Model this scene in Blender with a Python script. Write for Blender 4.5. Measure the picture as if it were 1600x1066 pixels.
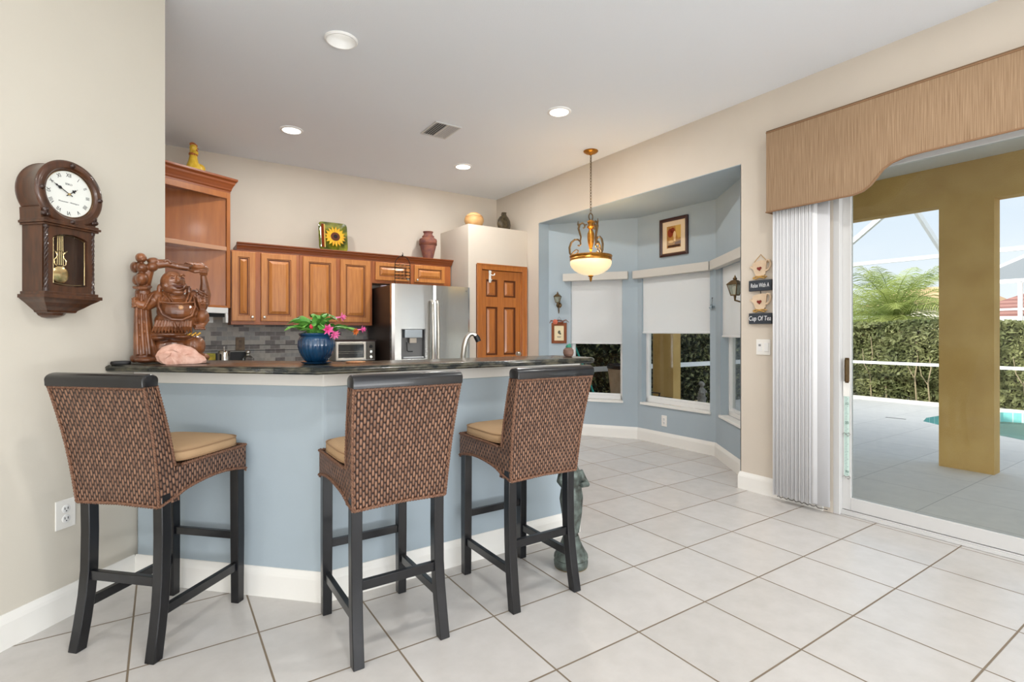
import bpy, bmesh, math, random
from mathutils import Vector, Matrix
random.seed(7)
for _o in list(bpy.data.objects): bpy.data.objects.remove(_o)
C = bpy.context.scene.collection
S = bpy.context.scene
PI = math.pi
R = math.radians

# ------------------------------------------------------------------ camera
cam = bpy.data.cameras.new('camera'); cam_o = bpy.data.objects.new('camera', cam); C.objects.link(cam_o)
cam.sensor_width = 36; cam.lens = 815/1600*36; cam.shift_y = -13/1600
cam_o.location = (0, 0, 1.23); cam_o.rotation_euler = (R(90), 0, R(-33.8))
cam.clip_start = .02; cam.clip_end = 300
S.camera = cam_o
# ------------------------------------------------------------------ colour management
S.view_settings.view_transform = 'Standard'; S.view_settings.look = 'None'
S.view_settings.exposure = 0.0; S.view_settings.gamma = 1; S.view_settings.use_curve_mapping = False

def lin(c):
    r = []
    for v in c[:3]:
        v = v/255
        r.append(v/12.92 if v <= .04045 else ((v+.055)/1.055)**2.4)
    return (*r, 1)

# ------------------------------------------------------------------ world: pale sky with thin cloud
w = bpy.data.worlds.new('sky'); S.world = w; w.use_nodes = True
nt = w.node_tree; N = nt.nodes; Lk = nt.links
for n in list(N): N.remove(n)
out = N.new('ShaderNodeOutputWorld'); bg = N.new('ShaderNodeBackground')
tc = N.new('ShaderNodeTexCoord'); sep = N.new('ShaderNodeSeparateXYZ')
ramp = N.new('ShaderNodeValToRGB'); ns = N.new('ShaderNodeTexNoise'); mx = N.new('ShaderNodeMixRGB')
mp = N.new('ShaderNodeMapping'); r2 = N.new('ShaderNodeValToRGB')
Lk.new(tc.outputs['Generated'], sep.inputs[0]); Lk.new(sep.outputs['Z'], ramp.inputs[0])
ramp.color_ramp.elements[0].position = 0.0; ramp.color_ramp.elements[0].color = lin((230, 234, 240))
ramp.color_ramp.elements[1].position = .6; ramp.color_ramp.elements[1].color = lin((176, 198, 228))
e = ramp.color_ramp.elements.new(.2); e.color = lin((208, 220, 235))
Lk.new(tc.outputs['Generated'], mp.inputs[0]); mp.inputs['Scale'].default_value = (1.5, 1.5, 5)
Lk.new(mp.outputs[0], ns.inputs['Vector']); ns.inputs['Scale'].default_value = 2.2; ns.inputs['Detail'].default_value = 6
Lk.new(ns.outputs[0], r2.inputs[0]); r2.color_ramp.elements[0].position = .45; r2.color_ramp.elements[1].position = .75
r2.color_ramp.elements[1].color = (.6, .6, .6, 1); r2.color_ramp.elements[0].color = (.0, .0, .0, 1)
Lk.new(r2.outputs[0], mx.inputs[0]); Lk.new(ramp.outputs[0], mx.inputs[1]); mx.inputs[2].default_value = lin((232, 236, 240))
Lk.new(mx.outputs[0], bg.inputs[0]); bg.inputs[1].default_value = 1.3
# glow added to the sky around the sun (behind the house), lighting the patio
SUN = Vector((1, -.22, -.77)).normalized()
vd = N.new('ShaderNodeVectorMath'); vd.operation = 'DOT_PRODUCT'; vd.inputs[1].default_value = tuple(-SUN); Lk.new(tc.outputs['Generated'], vd.inputs[0])
cl_ = N.new('ShaderNodeMath'); cl_.operation = 'MAXIMUM'; cl_.inputs[1].default_value = 0; Lk.new(vd.outputs['Value'], cl_.inputs[0])
pw = N.new('ShaderNodeMath'); pw.operation = 'POWER'; pw.inputs[1].default_value = 3.5; Lk.new(cl_.outputs[0], pw.inputs[0])
ml = N.new('ShaderNodeMath'); ml.operation = 'MULTIPLY'; ml.inputs[1].default_value = 5.5; Lk.new(pw.outputs[0], ml.inputs[0])
bg2 = N.new('ShaderNodeBackground'); bg2.inputs[0].default_value = (1, .97, .93, 1); Lk.new(ml.outputs[0], bg2.inputs[1])
ad_ = N.new('ShaderNodeAddShader'); Lk.new(bg.outputs[0], ad_.inputs[0]); Lk.new(bg2.outputs[0], ad_.inputs[1]); Lk.new(ad_.outputs[0], out.inputs[0])

# ------------------------------------------------------------------ sun and added fill lights
sl = bpy.data.lights.new('sun', 'SUN'); so = bpy.data.objects.new('sun', sl); C.objects.link(so)
sl.energy = 4.5; sl.color = (1, .95, .86); sl.angle = R(.6)
so.rotation_euler = Vector((1, -.22, -.77)).to_track_quat('-Z', 'Y').to_euler()

def area_light(name, loc, direction, sx, sy, power, color=(1, 1, 1), shape='RECTANGLE'):
    l = bpy.data.lights.new(name, 'AREA'); l.shape = shape; l.size = sx
    if shape in ('RECTANGLE', 'ELLIPSE'): l.size_y = sy
    l.energy = power; l.color = color
    o = bpy.data.objects.new(name, l); C.objects.link(o); o.location = loc
    o.rotation_euler = Vector(direction).to_track_quat('-Z', 'Y').to_euler()
    return o
# unseen fill lights added behind the camera to brighten the room and its ceiling
area_light('fill_light_rear', (.6, -4.35, 1.45), (0.05, 1, .12), 5.6, 2.5, 108, (.92, .96, 1))
area_light('fill_light_rear_left', (-2.9, -2.0, 1.7), (1, .35, .15), 3.0, 2.2, 40, (.97, .98, 1))
area_light('fill_light_upward', (.6, -4.3, .5), (0, .7, .8), 5.4, .8, 185, (.96, .98, 1))
RECESS_POWER = 16

# ================================================================== helpers
MATS = {}
def mat(name, col, rough=.6, metal=0, spec=.5, var=0, vscale=8, vstretch=(1, 1, 1), col2=None, bump=0, bscale=60,
        bstretch=(1, 1, 1), coat=0, emit=None, estr=0, trans=0, alpha=1, sss=0, detail=5, lo=.3, hi=.7, ior=1.45):
    if name in MATS: return MATS[name]
    m = bpy.data.materials.new(name); m.use_nodes = True; MATS[name] = m
    nt = m.node_tree; b = nt.nodes['Principled BSDF']
    b.inputs['Base Color'].default_value = lin(col); b.inputs['Roughness'].default_value = rough
    b.inputs['Metallic'].default_value = metal; b.inputs['Specular IOR Level'].default_value = spec
    b.inputs['Coat Weight'].default_value = coat; b.inputs['Coat Roughness'].default_value = .12
    b.inputs['Transmission Weight'].default_value = trans; b.inputs['Alpha'].default_value = alpha; b.inputs['IOR'].default_value = ior
    if sss: b.inputs['Subsurface Weight'].default_value = sss; b.inputs['Subsurface Radius'].default_value = (.03, .02, .015)
    if emit: b.inputs['Emission Color'].default_value = lin(emit); b.inputs['Emission Strength'].default_value = estr
    if var or col2 or bump:
        tc = nt.nodes.new('ShaderNodeTexCoord')
    if col2:
        mp = nt.nodes.new('ShaderNodeMapping'); mp.inputs['Scale'].default_value = vstretch
        ns = nt.nodes.new('ShaderNodeTexNoise'); ns.inputs['Scale'].default_value = vscale; ns.inputs['Detail'].default_value = detail
        rp = nt.nodes.new('ShaderNodeValToRGB'); rp.color_ramp.elements[0].position = lo; rp.color_ramp.elements[1].position = hi
        rp.color_ramp.elements[0].color = lin(col); rp.color_ramp.elements[1].color = lin(col2)
        nt.links.new(tc.outputs['Object'], mp.inputs[0]); nt.links.new(mp.outputs[0], ns.inputs['Vector'])
        nt.links.new(ns.outputs[0], rp.inputs[0]); nt.links.new(rp.outputs[0], b.inputs['Base Color'])
    if bump:
        mp2 = nt.nodes.new('ShaderNodeMapping'); mp2.inputs['Scale'].default_value = bstretch
        n2 = nt.nodes.new('ShaderNodeTexNoise'); n2.inputs['Scale'].default_value = bscale; n2.inputs['Detail'].default_value = 3
        bp = nt.nodes.new('ShaderNodeBump'); bp.inputs['Strength'].default_value = bump; bp.inputs['Distance'].default_value = .004
        nt.links.new(tc.outputs['Object'], mp2.inputs[0]); nt.links.new(mp2.outputs[0], n2.inputs['Vector'])
        nt.links.new(n2.outputs[0], bp.inputs['Height']); nt.links.new(bp.outputs[0], b.inputs['Normal'])
    return m

class MB:
    """collects shapes; build() links them as ONE mesh object"""
    def __init__(s):
        s.bm = bmesh.new(); s.M = Matrix(); s.mi = 0
    def xf(s, loc=(0, 0, 0), rz=0, ry=0, rx=0, sc=(1, 1, 1)):
        s.M = Matrix.Translation(loc) @ Matrix.Rotation(rz, 4, 'Z') @ Matrix.Rotation(ry, 4, 'Y') @ Matrix.Rotation(rx, 4, 'X') @ Matrix.Diagonal((*sc, 1))
        return s
    def v(s, p): return s.bm.verts.new(s.M @ Vector(p))
    def f(s, vs):
        try:
            f = s.bm.faces.new(vs); f.material_index = s.mi; return f
        except ValueError: return None
    def box(s, x0, x1, y0, y1, z0, z1):
        P = [s.v(p) for p in ((x0, y0, z0), (x1, y0, z0), (x1, y1, z0), (x0, y1, z0), (x0, y0, z1), (x1, y0, z1), (x1, y1, z1), (x0, y1, z1))]
        for q in ((3, 2, 1, 0), (4, 5, 6, 7), (0, 1, 5, 4), (1, 2, 6, 5), (2, 3, 7, 6), (3, 0, 4, 7)): s.f([P[i] for i in q])
        return s
    def prism(s, pts, z0, z1):
        a = [s.v((x, y, z0)) for x, y in pts]; b = [s.v((x, y, z1)) for x, y in pts]; n = len(pts)
        s.f(a[::-1]); s.f(b)
        for i in range(n): s.f([a[i], a[(i+1) % n], b[(i+1) % n], b[i]])
        return s
    def loft(s, rings, cap=True, closed=True):
        """rings: list of lists of 3d points"""
        V = [[s.v(p) for p in r] for r in rings]; n = len(V[0])
        for i in range(len(V)-1):
            for j in range(n if closed else n-1):
                s.f([V[i][j], V[i][(j+1) % n], V[i+1][(j+1) % n], V[i+1][j]])
        if cap: s.f(V[0][::-1]); s.f(V[-1])
        return V
    def lathe(s, prof, n=32, cx=0, cy=0, cap=True, flute=0, nf=0, sx=1, sy=1):
        rings = []
        for r, z in prof:
            ring = []
            for k in range(n):
                a = 2*PI*k/n; rr = r
                if flute: rr = r*(1+flute*math.cos(nf*a))
                ring.append((cx+sx*rr*math.cos(a), cy+sy*rr*math.sin(a), z))
            rings.append(ring)
        s.loft(rings, cap); return s
    def tube(s, pts, r, n=8, cap=True, flat=1):
        pts = [Vector(p) for p in pts]; rings = []
        if not hasattr(r, '__len__'): r = [r]*len(pts)
        up = None
        for i, p in enumerate(pts):
            t = (pts[min(i+1, len(pts)-1)] - pts[max(i-1, 0)])
            if t.length < 1e-9: t = Vector((0, 0, 1))
            t.normalize()
            if up is None:
                up = Vector((0, 0, 1)) if abs(t.z) < .95 else Vector((1, 0, 0))
            a = t.cross(up)
            if a.length < 1e-4: a = t.cross(Vector((0, 1, 0)))
            a.normalize(); b = a.cross(t).normalized(); up = b
            rings.append([p + (a*math.cos(2*PI*k/n) + b*math.sin(2*PI*k/n)*flat)*r[i] for k in range(n)])
        s.loft(rings, cap); return s
    def bar(s, a, b, w, h, up=(0, 0, 1)):
        a = Vector(a); b = Vector(b); t = (b-a).normalized(); u = Vector(up)
        x = t.cross(u)
        if x.length < 1e-5: x = t.cross(Vector((1, 0, 0)))
        x.normalize(); y = x.cross(t).normalized()
        rg = lambda p: [p+x*i*w/2+y*j*h/2 for i, j in ((-1, -1), (1, -1), (1, 1), (-1, 1))]
        s.loft([rg(a), rg(b)]); return s
    def ball(s, c, r, n=16, m=10):
        if not hasattr(r, '__len__'): r = (r, r, r)
        rings = []
        for i in range(m+1):
            ph = -PI/2+PI*i/m; cr = max(math.cos(ph), .02)
            rings.append([(c[0]+r[0]*cr*math.cos(2*PI*k/n), c[1]+r[1]*cr*math.sin(2*PI*k/n), c[2]+r[2]*math.sin(ph)) for k in range(n)])
        s.loft(rings); return s
    def disc(s, c, r, n=24, axis='z', r2=None):
        r2 = r2 or r; V = []
        for k in range(n):
            a = 2*PI*k/n; x, y = r*math.cos(a), r2*math.sin(a)
            V.append(s.v((c[0]+x, c[1]+y, c[2]) if axis == 'z' else (c[0]+x, c[1], c[2]+y)))
        s.f(V); return s
    def cyl(s, a, b, r, n=16):
        return s.tube([a, b], r, n)
    def build(s, name, m, parent=None, smooth=35, bevel=0, mods=(), loc=None, rotz=0, seg=2):
        bmesh.ops.recalc_face_normals(s.bm, faces=s.bm.faces)
        me = bpy.data.meshes.new(name); s.bm.to_mesh(me); s.bm.free()
        ms = m if isinstance(m, (list, tuple)) else [m]
        for q in ms: me.materials.append(q)
        if smooth:
            for p in me.polygons: p.use_smooth = True
            me.set_sharp_from_angle(angle=R(smooth))
        o = bpy.data.objects.new(name, me); C.objects.link(o)
        if parent: o.parent = parent
        if loc: o.location = loc
        o.rotation_euler.z = rotz
        if bevel:
            b = o.modifiers.new('bevel', 'BEVEL'); b.width = bevel; b.segments = seg; b.limit_method = 'ANGLE'; b.angle_limit = R(40)
        for k, kw in mods:
            md = o.modifiers.new(k.lower(), k)
            for a, v in kw.items(): setattr(md, a, v)
        return o

def tag(o, label=None, cat=None, group=None, kind=None):
    if label: o['label'] = label
    if cat: o['category'] = cat
    if group: o['group'] = group
    if kind: o['kind'] = kind
    return o
def thing(name, label, cat, loc=(0, 0, 0), rotz=0, group=None):
    o = bpy.data.objects.new(name, None); C.objects.link(o); o.empty_display_size = .1
    o.location = loc; o.rotation_euler = (0, 0, rotz)
    return tag(o, label, cat, group)
def struct(o): o['kind'] = 'structure'; return o
def copy_tree(o, parent=None):
    c = o.copy(); C.objects.link(c)
    if parent: c.parent = parent
    for ch in [x for x in bpy.data.objects if x.parent == o]: copy_tree(ch, c)
    return c
def text_into(mb, txt, size, loc, mode='wall', depth=.0004, align='CENTER', rot=0, sx=1, shear=0):
    """writes text into mb. wall: local x right, z up, facing -y"""
    cu = bpy.data.curves.new('t', 'FONT'); cu.body = txt; cu.size = size; cu.align_x = align; cu.align_y = 'CENTER'
    cu.extrude = depth; cu.resolution_u = 3; cu.shear = shear
    o = bpy.data.objects.new('t', cu); C.objects.link(o)
    bpy.context.view_layer.update()
    me = bpy.data.meshes.new_from_object(o.evaluated_get(bpy.context.evaluated_depsgraph_get()))
    bpy.data.objects.remove(o)
    M = mb.M @ Matrix.Translation(loc) @ (Matrix.Rotation(PI/2, 4, 'X') if mode == 'wall' else Matrix()) @ Matrix.Rotation(rot, 4, 'Z') @ Matrix.Diagonal((sx, 1, 1, 1))
    vs = [mb.bm.verts.new(M @ v.co) for v in me.vertices]
    for p in me.polygons: mb.f([vs[i] for i in p.vertices])
    bpy.data.meshes.remove(me)
def arc(cx, cz, r, a0, a1, n=12, y=0, rz=None):
    rz = rz or r
    return [(cx+r*math.cos(R(a0+(a1-a0)*i/n)), y, cz+rz*math.sin(R(a0+(a1-a0)*i/n))) for i in range(n+1)]

# ================================================================== materials
M_wall = mat('beige_wall_paint', (210, 200, 186), .85, col2=(206, 196, 182), vscale=3, bump=.06, bscale=220)
M_wallL = mat('pale_greige_wall_paint', (208, 202, 189), .85, col2=(205, 199, 186), vscale=2, bump=.06, bscale=220)
M_blue = mat('blue_wall_paint', (168, 181, 189), .85, col2=(165, 178, 186), vscale=3, bump=.06, bscale=220)
M_ceil = mat('ceiling_paint', (232, 236, 241), .95, bump=.25, bscale=160)
M_white = mat('white_trim_paint', (236, 234, 228), .45)
M_vinyl = mat('white_vinyl', (232, 232, 230), .4)
M_cab = mat('maple_cabinet', (176, 108, 50), .38, col2=(200, 132, 66), vscale=5, vstretch=(9, 9, .8), bump=.08, bscale=60, bstretch=(6, 6, .5), coat=.15)
M_cabdk = mat('cabinet_glaze', (104, 54, 24), .45, col2=(122, 66, 30), vscale=8)
M_crown = mat('cabinet_crown_wood', (132, 68, 32), .4, col2=(146, 78, 38), vscale=6, vstretch=(.6, 4, 4), coat=.15)
M_corner = mat('corner_cabinet_wood', (158, 94, 46), .35, col2=(176, 108, 54), vscale=4, vstretch=(6, 6, .8), coat=.3)
M_frame = mat('cabinet_face_frame', (158, 88, 42), .4, col2=(172, 98, 48), vscale=6, vstretch=(5, 5, .8), coat=.15)
M_door = mat('pantry_door_wood', (160, 92, 36), .33, col2=(182, 110, 46), vscale=5, vstretch=(8, 8, .6), coat=.35)
M_doordk = mat('pantry_door_groove', (92, 46, 16), .4)
M_steel = mat('brushed_steel', (206, 205, 202), .2, metal=1, bump=1, bscale=5, bstretch=(1, 1, .08))
M_steel2 = mat('chrome', (215, 214, 210), .12, metal=1)
M_nickel = mat('satin_nickel', (205, 200, 190), .3, metal=1)
M_black = mat('black_plastic', (24, 24, 26), .4)
M_blackw = mat('black_lacquered_wood', (8, 8, 11), .32, col2=(16, 17, 22), vscale=14, vstretch=(3, 3, .6), coat=.3)
M_cush = mat('tan_cushion_fabric', (184, 152, 116), .9, col2=(174, 142, 106), vscale=5, bump=.3, bscale=500)
M_pipe = mat('cushion_piping', (156, 124, 92), .9)
M_walnut = mat('walnut_case', (54, 31, 18), .32, col2=(86, 51, 29), vscale=9, vstretch=(5, 5, .9), coat=.4)
M_walnut_d = mat('dark_walnut_carving', (50, 28, 18), .35, coat=.3)
M_brass = mat('polished_brass', (226, 202, 150), .2, metal=1)
M_gold = mat('antique_gold', (186, 132, 50), .38, metal=.8, col2=(150, 98, 36), vscale=40)
M_bronze = mat('dark_bronze', (92, 70, 46), .42, metal=.7, col2=(104, 86, 56), vscale=60)
M_iron = mat('black_wrought_iron', (44, 36, 32), .5, metal=.5)
def glass_mat(name, tint=(1, 1, 1, 1), refl=.08):
    if name in MATS: return MATS[name]
    m = bpy.data.materials.new(name); m.use_nodes = True; MATS[name] = m; nt = m.node_tree
    for n in list(nt.nodes): nt.nodes.remove(n)
    o = nt.nodes.new('ShaderNodeOutputMaterial'); t = nt.nodes.new('ShaderNodeBsdfTransparent'); t.inputs[0].default_value = tint
    g = nt.nodes.new('ShaderNodeBsdfGlossy'); g.inputs['Roughness'].default_value = .02
    fr = nt.nodes.new('ShaderNodeFresnel'); fr.inputs[0].default_value = 1.35; mu = nt.nodes.new('ShaderNodeMath'); mu.operation = 'MULTIPLY'; mu.inputs[1].default_value = refl*6
    mx = nt.nodes.new('ShaderNodeMixShader')
    nt.links.new(fr.outputs[0], mu.inputs[0]); nt.links.new(mu.outputs[0], mx.inputs[0]); nt.links.new(t.outputs[0], mx.inputs[1]); nt.links.new(g.outputs[0], mx.inputs[2]); nt.links.new(mx.outputs[0], o.inputs[0])
    return m
M_glass = glass_mat('window_glass', (.95, .97, .96, 1), .1)
M_glassc = glass_mat('clear_glass', (.97, .97, .95, 1), .12)

def node_mat(name):
    m = bpy.data.materials.new(name); m.use_nodes = True; MATS[name] = m
    nt = m.node_tree; return m, nt, nt.nodes['Principled BSDF']
def math_n(nt, op, a, b=None, c=None):
    n = nt.nodes.new('ShaderNodeMath'); n.operation = op
    for i, x in enumerate((a, b, c)):
        if x is None: continue
        if isinstance(x, (int, float)): n.inputs[i].default_value = x
        else: nt.links.new(x, n.inputs[i])
    return n.outputs[0]
def mix_c(nt, fac, a, b):
    n = nt.nodes.new('ShaderNodeMixRGB')
    for i, x in enumerate((fac, a, b)):
        if isinstance(x, (int, float)): n.inputs[i].default_value = x
        elif isinstance(x, tuple): n.inputs[i].default_value = x
        else: nt.links.new(x, n.inputs[i])
    return n.outputs[0]

# floor tile: square grid on the world axes
def tile_mat(name, t, ox, oy, c1, c2, grout, gw, rough, var=.5, bump=.35):
    m, nt, b = node_mat(name)
    tc = nt.nodes.new('ShaderNodeTexCoord'); sp = nt.nodes.new('ShaderNodeSeparateXYZ'); nt.links.new(tc.outputs['Object'], sp.inputs[0])
    X = math_n(nt, 'DIVIDE', math_n(nt, 'SUBTRACT', sp.outputs[0], ox), t); Y = math_n(nt, 'DIVIDE', math_n(nt, 'SUBTRACT', sp.outputs[1], oy), t)
    fx = math_n(nt, 'FRACT', X); fy = math_n(nt, 'FRACT', Y)
    dx = math_n(nt, 'MINIMUM', fx, math_n(nt, 'SUBTRACT', 1, fx)); dy = math_n(nt, 'MINIMUM', fy, math_n(nt, 'SUBTRACT', 1, fy))
    d = math_n(nt, 'MULTIPLY', math_n(nt, 'MINIMUM', dx, dy), t)
    mr = nt.nodes.new('ShaderNodeMapRange'); nt.links.new(d, mr.inputs[0]); mr.inputs[1].default_value = gw*.5; mr.inputs[2].default_value = gw*.5+.0022; mr.inputs[3].default_value = 1; mr.inputs[4].default_value = 0
    cb = nt.nodes.new('ShaderNodeCombineXYZ'); nt.links.new(math_n(nt, 'FLOOR', X), cb.inputs[0]); nt.links.new(math_n(nt, 'FLOOR', Y), cb.inputs[1])
    wn = nt.nodes.new('ShaderNodeTexWhiteNoise'); nt.links.new(cb.outputs[0], wn.inputs[0])
    n1 = nt.nodes.new('ShaderNodeTexNoise'); n1.inputs['Scale'].default_value = 9; n1.inputs['Detail'].default_value = 7; n1.inputs['Roughness'].default_value = .6
    ad = nt.nodes.new('ShaderNodeVectorMath'); ad.operation = 'MULTIPLY_ADD'; nt.links.new(cb.outputs[0], ad.inputs[0]); ad.inputs[1].default_value = (3.7, 5.1, 0); nt.links.new(tc.outputs['Object'], ad.inputs[2])
    nt.links.new(ad.outputs[0], n1.inputs['Vector'])
    rp = nt.nodes.new('ShaderNodeMapRange'); nt.links.new(n1.outputs[0], rp.inputs[0]); rp.inputs[1].default_value = .35; rp.inputs[2].default_value = .68
    fac = math_n(nt, 'ADD', math_n(nt, 'MULTIPLY', rp.outputs[0], var), math_n(nt, 'MULTIPLY', wn.outputs[0], 1-var))
    tile = mix_c(nt, fac, lin(c1), lin(c2)); col = mix_c(nt, mr.outputs[0], tile, lin(grout))
    nt.links.new(col, b.inputs['Base Color'])
    ro = math_n(nt, 'ADD', math_n(nt, 'MULTIPLY', mr.outputs[0], .5), math_n(nt, 'ADD', rough, math_n(nt, 'MULTIPLY', n1.outputs[0], .1)))
    nt.links.new(ro, b.inputs['Roughness'])
    bp = nt.nodes.new('ShaderNodeBump'); bp.inputs['Strength'].default_value = bump; bp.inputs['Distance'].default_value = .003
    h = math_n(nt, 'ADD', math_n(nt, 'SUBTRACT', 1, mr.outputs[0]), math_n(nt, 'MULTIPLY', n1.outputs[0], .12)); nt.links.new(h, bp.inputs['Height']); nt.links.new(bp.outputs[0], b.inputs['Normal'])
    return m
M_floor = tile_mat('ceramic_floor_tile', .4329, 1.193, 1.924, (205, 201, 197), (189, 185, 180), (124, 110, 92), .0055, .2)
M_deck = tile_mat('patio_paver', .61, .1, .23, (234, 228, 221), (218, 213, 207), (184, 180, 175), .003, .62, bump=.15)
M_poolt = tile_mat('pool_tile', .15, 0, 0, (126, 200, 198), (160, 226, 222), (214, 236, 234), .008, .2)

# wicker: staggered vertical spindles, UV in metres
m, nt, b = node_mat('brown_wicker'); M_wick = m
uv = nt.nodes.new('ShaderNodeUVMap'); sp = nt.nodes.new('ShaderNodeSeparateXYZ'); nt.links.new(uv.outputs[0], sp.inputs[0])
U = math_n(nt, 'DIVIDE', sp.outputs[0], .0122); iu = math_n(nt, 'FLOOR', U); fu = math_n(nt, 'FRACT', U)
off = math_n(nt, 'MULTIPLY', math_n(nt, 'MODULO', iu, 2), .5)
V = math_n(nt, 'ADD', math_n(nt, 'DIVIDE', sp.outputs[1], .033), off); iv = math_n(nt, 'FLOOR', V); fv = math_n(nt, 'FRACT', V)
su = math_n(nt, 'SINE', math_n(nt, 'MULTIPLY', fu, PI)); sv = math_n(nt, 'SINE', math_n(nt, 'MULTIPLY', fv, PI))
h = math_n(nt, 'MULTIPLY', math_n(nt, 'POWER', su, .45), math_n(nt, 'POWER', math_n(nt, 'MAXIMUM', sv, 0.001), .55))
mr = nt.nodes.new('ShaderNodeMapRange'); nt.links.new(h, mr.inputs[0]); mr.inputs[1].default_value = .42; mr.inputs[2].default_value = .8
cb = nt.nodes.new('ShaderNodeCombineXYZ'); nt.links.new(iu, cb.inputs[0]); nt.links.new(iv, cb.inputs[1])
wn = nt.nodes.new('ShaderNodeTexWhiteNoise'); nt.links.new(cb.outputs[0], wn.inputs[0])
nz = nt.nodes.new('ShaderNodeTexNoise'); nt.links.new(uv.outputs[0], nz.inputs['Vector']); nz.inputs['Scale'].default_value = 6
fc = math_n(nt, 'ADD', math_n(nt, 'MULTIPLY', wn.outputs[0], .55), math_n(nt, 'MULTIPLY', nz.outputs[0], .5))
st = mix_c(nt, fc, lin((94, 64, 48)), lin((160, 120, 95)))
col = mix_c(nt, mr.outputs[0], lin((54, 34, 26)), st); nt.links.new(col, b.inputs['Base Color'])
b.inputs['Roughness'].default_value = .5
bp = nt.nodes.new('ShaderNodeBump'); bp.inputs['Strength'].default_value = 1; bp.inputs['Distance'].default_value = .006; nt.links.new(h, bp.inputs['Height']); nt.links.new(bp.outputs[0], b.inputs['Normal'])
M_braid = mat('wicker_braid', (128, 94, 72), .5, col2=(92, 58, 42), vscale=120, bump=.6, bscale=180)

# granite
M_gran = mat('dark_green_granite', (26, 30, 27), .24, col2=(124, 118, 98), vscale=13, vstretch=(1, 1, 2.6), detail=12, lo=.42, hi=.86, coat=.1)
# mosaic backsplash
m, nt, b = node_mat('mosaic_backsplash'); M_splash = m
tc = nt.nodes.new('ShaderNodeTexCoord'); mp = nt.nodes.new('ShaderNodeMapping'); mp.inputs['Rotation'].default_value = (PI/2, 0, 0)
nt.links.new(tc.outputs['Object'], mp.inputs[0])
br = nt.nodes.new('ShaderNodeTexBrick'); br.inputs['Scale'].default_value = 1; br.inputs['Brick Width'].default_value = .1; br.inputs['Row Height'].default_value = .046
br.inputs['Mortar Size'].default_value = .0015; br.inputs['Color1'].default_value = (0, 0, 0, 1); br.inputs['Color2'].default_value = (1, 1, 1, 1); br.inputs['Mortar'].default_value = (.3, .3, .3, 1)
nt.links.new(mp.outputs[0], br.inputs['Vector']); nn = nt.nodes.new('ShaderNodeTexNoise'); nn.inputs['Scale'].default_value = 30; nt.links.new(tc.outputs['Object'], nn.inputs['Vector'])
rp = nt.nodes.new('ShaderNodeValToRGB'); rp.color_ramp.interpolation = 'CONSTANT'; e0 = rp.color_ramp.elements; e0[0].color = lin((166, 160, 150)); e0[1].position = .28; e0[1].color = lin((184, 178, 166)); q1 = e0.new(.55); q1.color = lin((150, 148, 144)); q2 = e0.new(.74); q2.color = lin((98, 84, 78)); nt.links.new(br.outputs[0], rp.inputs[0])
nt.links.new(mix_c(nt, .2, rp.outputs[0], nn.outputs[0]), b.inputs['Base Color']); b.inputs['Roughness'].default_value = .35
# valance fabric with vertical strie
M_val = mat('woven_valance_fabric', (128, 102, 76), .9, col2=(162, 136, 108), vscale=210, vstretch=(1, 1, .02), detail=3, lo=.3, hi=.7, bump=.2, bscale=300)
M_stucco = mat('ochre_stucco', (212, 176, 112), .95, col2=(196, 158, 94), vscale=3, bump=.7, bscale=120)
M_lanc = mat('lanai_ceiling_paint', (226, 224, 216), .9)
M_alu = mat('white_aluminium', (236, 238, 240), .45)

# ================================================================== room shell
HC = 3.05
def sbox(name, m, *bx, parent=None, bevel=0):
    mb = MB()
    for b_ in bx: mb.box(*b_)
    return struct(mb.build(name, m, parent, smooth=0, bevel=bevel))
sbox('floor', M_floor, (-5, 3.84, -4.6, 6.3, -.06, 0), (3.84, 4.75, 2.3, 5.2, -.06, 0))
bmc = bmesh.new(); _o = [bmc.verts.new(p) for p in ((-5, -4.6, HC), (3.95, -4.6, HC), (3.95, 6.2, HC), (-5, 6.2, HC))]
_i = [bmc.verts.new((.92+.088*math.cos(2*PI*k/40), 3.28+.088*math.sin(2*PI*k/40), HC)) for k in range(40)]
bmesh.ops.triangle_fill(bmc, use_beauty=True, edges=[bmc.edges.new((L_[i], L_[(i+1) % len(L_)])) for L_ in (_o, _i) for i in range(len(L_))])
for f in bmc.faces:
    if f.normal.z > 0: f.normal_flip()
mb = MB(); mb.box(-5, 3.95, -4.6, 6.2, HC+.115, HC+.125)
_m = bpy.data.meshes.new('t'); bmc.to_mesh(_m); bmc.free(); mb.bm.from_mesh(_m)
struct(mb.build('ceiling', M_ceil, smooth=0))
sbox('wall_back', M_wall, (-.55, 3.95, 6.06, 6.2, 0, HC))
sbox('wall_right', [M_wall], (3.8, 3.95, 5.09, 6.06, 0, HC), (3.8, 3.95, 2.425, 5.09, 2.565, HC), (3.8, 3.95, 1.74, 2.425, 0, HC),
     (3.8, 3.95, -1.5, 1.74, 2.40, HC), (3.8, 3.95, -4.6, -1.5, 0, HC))
# left wall (the clock wall), a 45 degree run that ends at the peninsula
mb = MB(); mb.prism([(.01, 3.31), (-.11, 3.43), (-3.62, -.08), (-3.5, -.2)], 0, HC); struct(mb.build('wall_left', M_wallL, smooth=0))
sbox('wall_left_kitchen', M_wall, (-.55, -.4, 3.0, 6.06, 0, HC))
sbox('wall_left_great_room', M_wall, (-3.64, -3.5, -4.6, -.1, 0, HC))
sbox('wall_behind', M_wall, (-3.5, -2.3, -4.6, -4.46, 0, HC), (3.3, 3.95, -4.6, -4.46, 0, HC), (-2.3, 3.3, -4.6, -4.46, 2.75, HC), (-2.3, 3.3, -4.6, -4.46, 0, .1))

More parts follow.
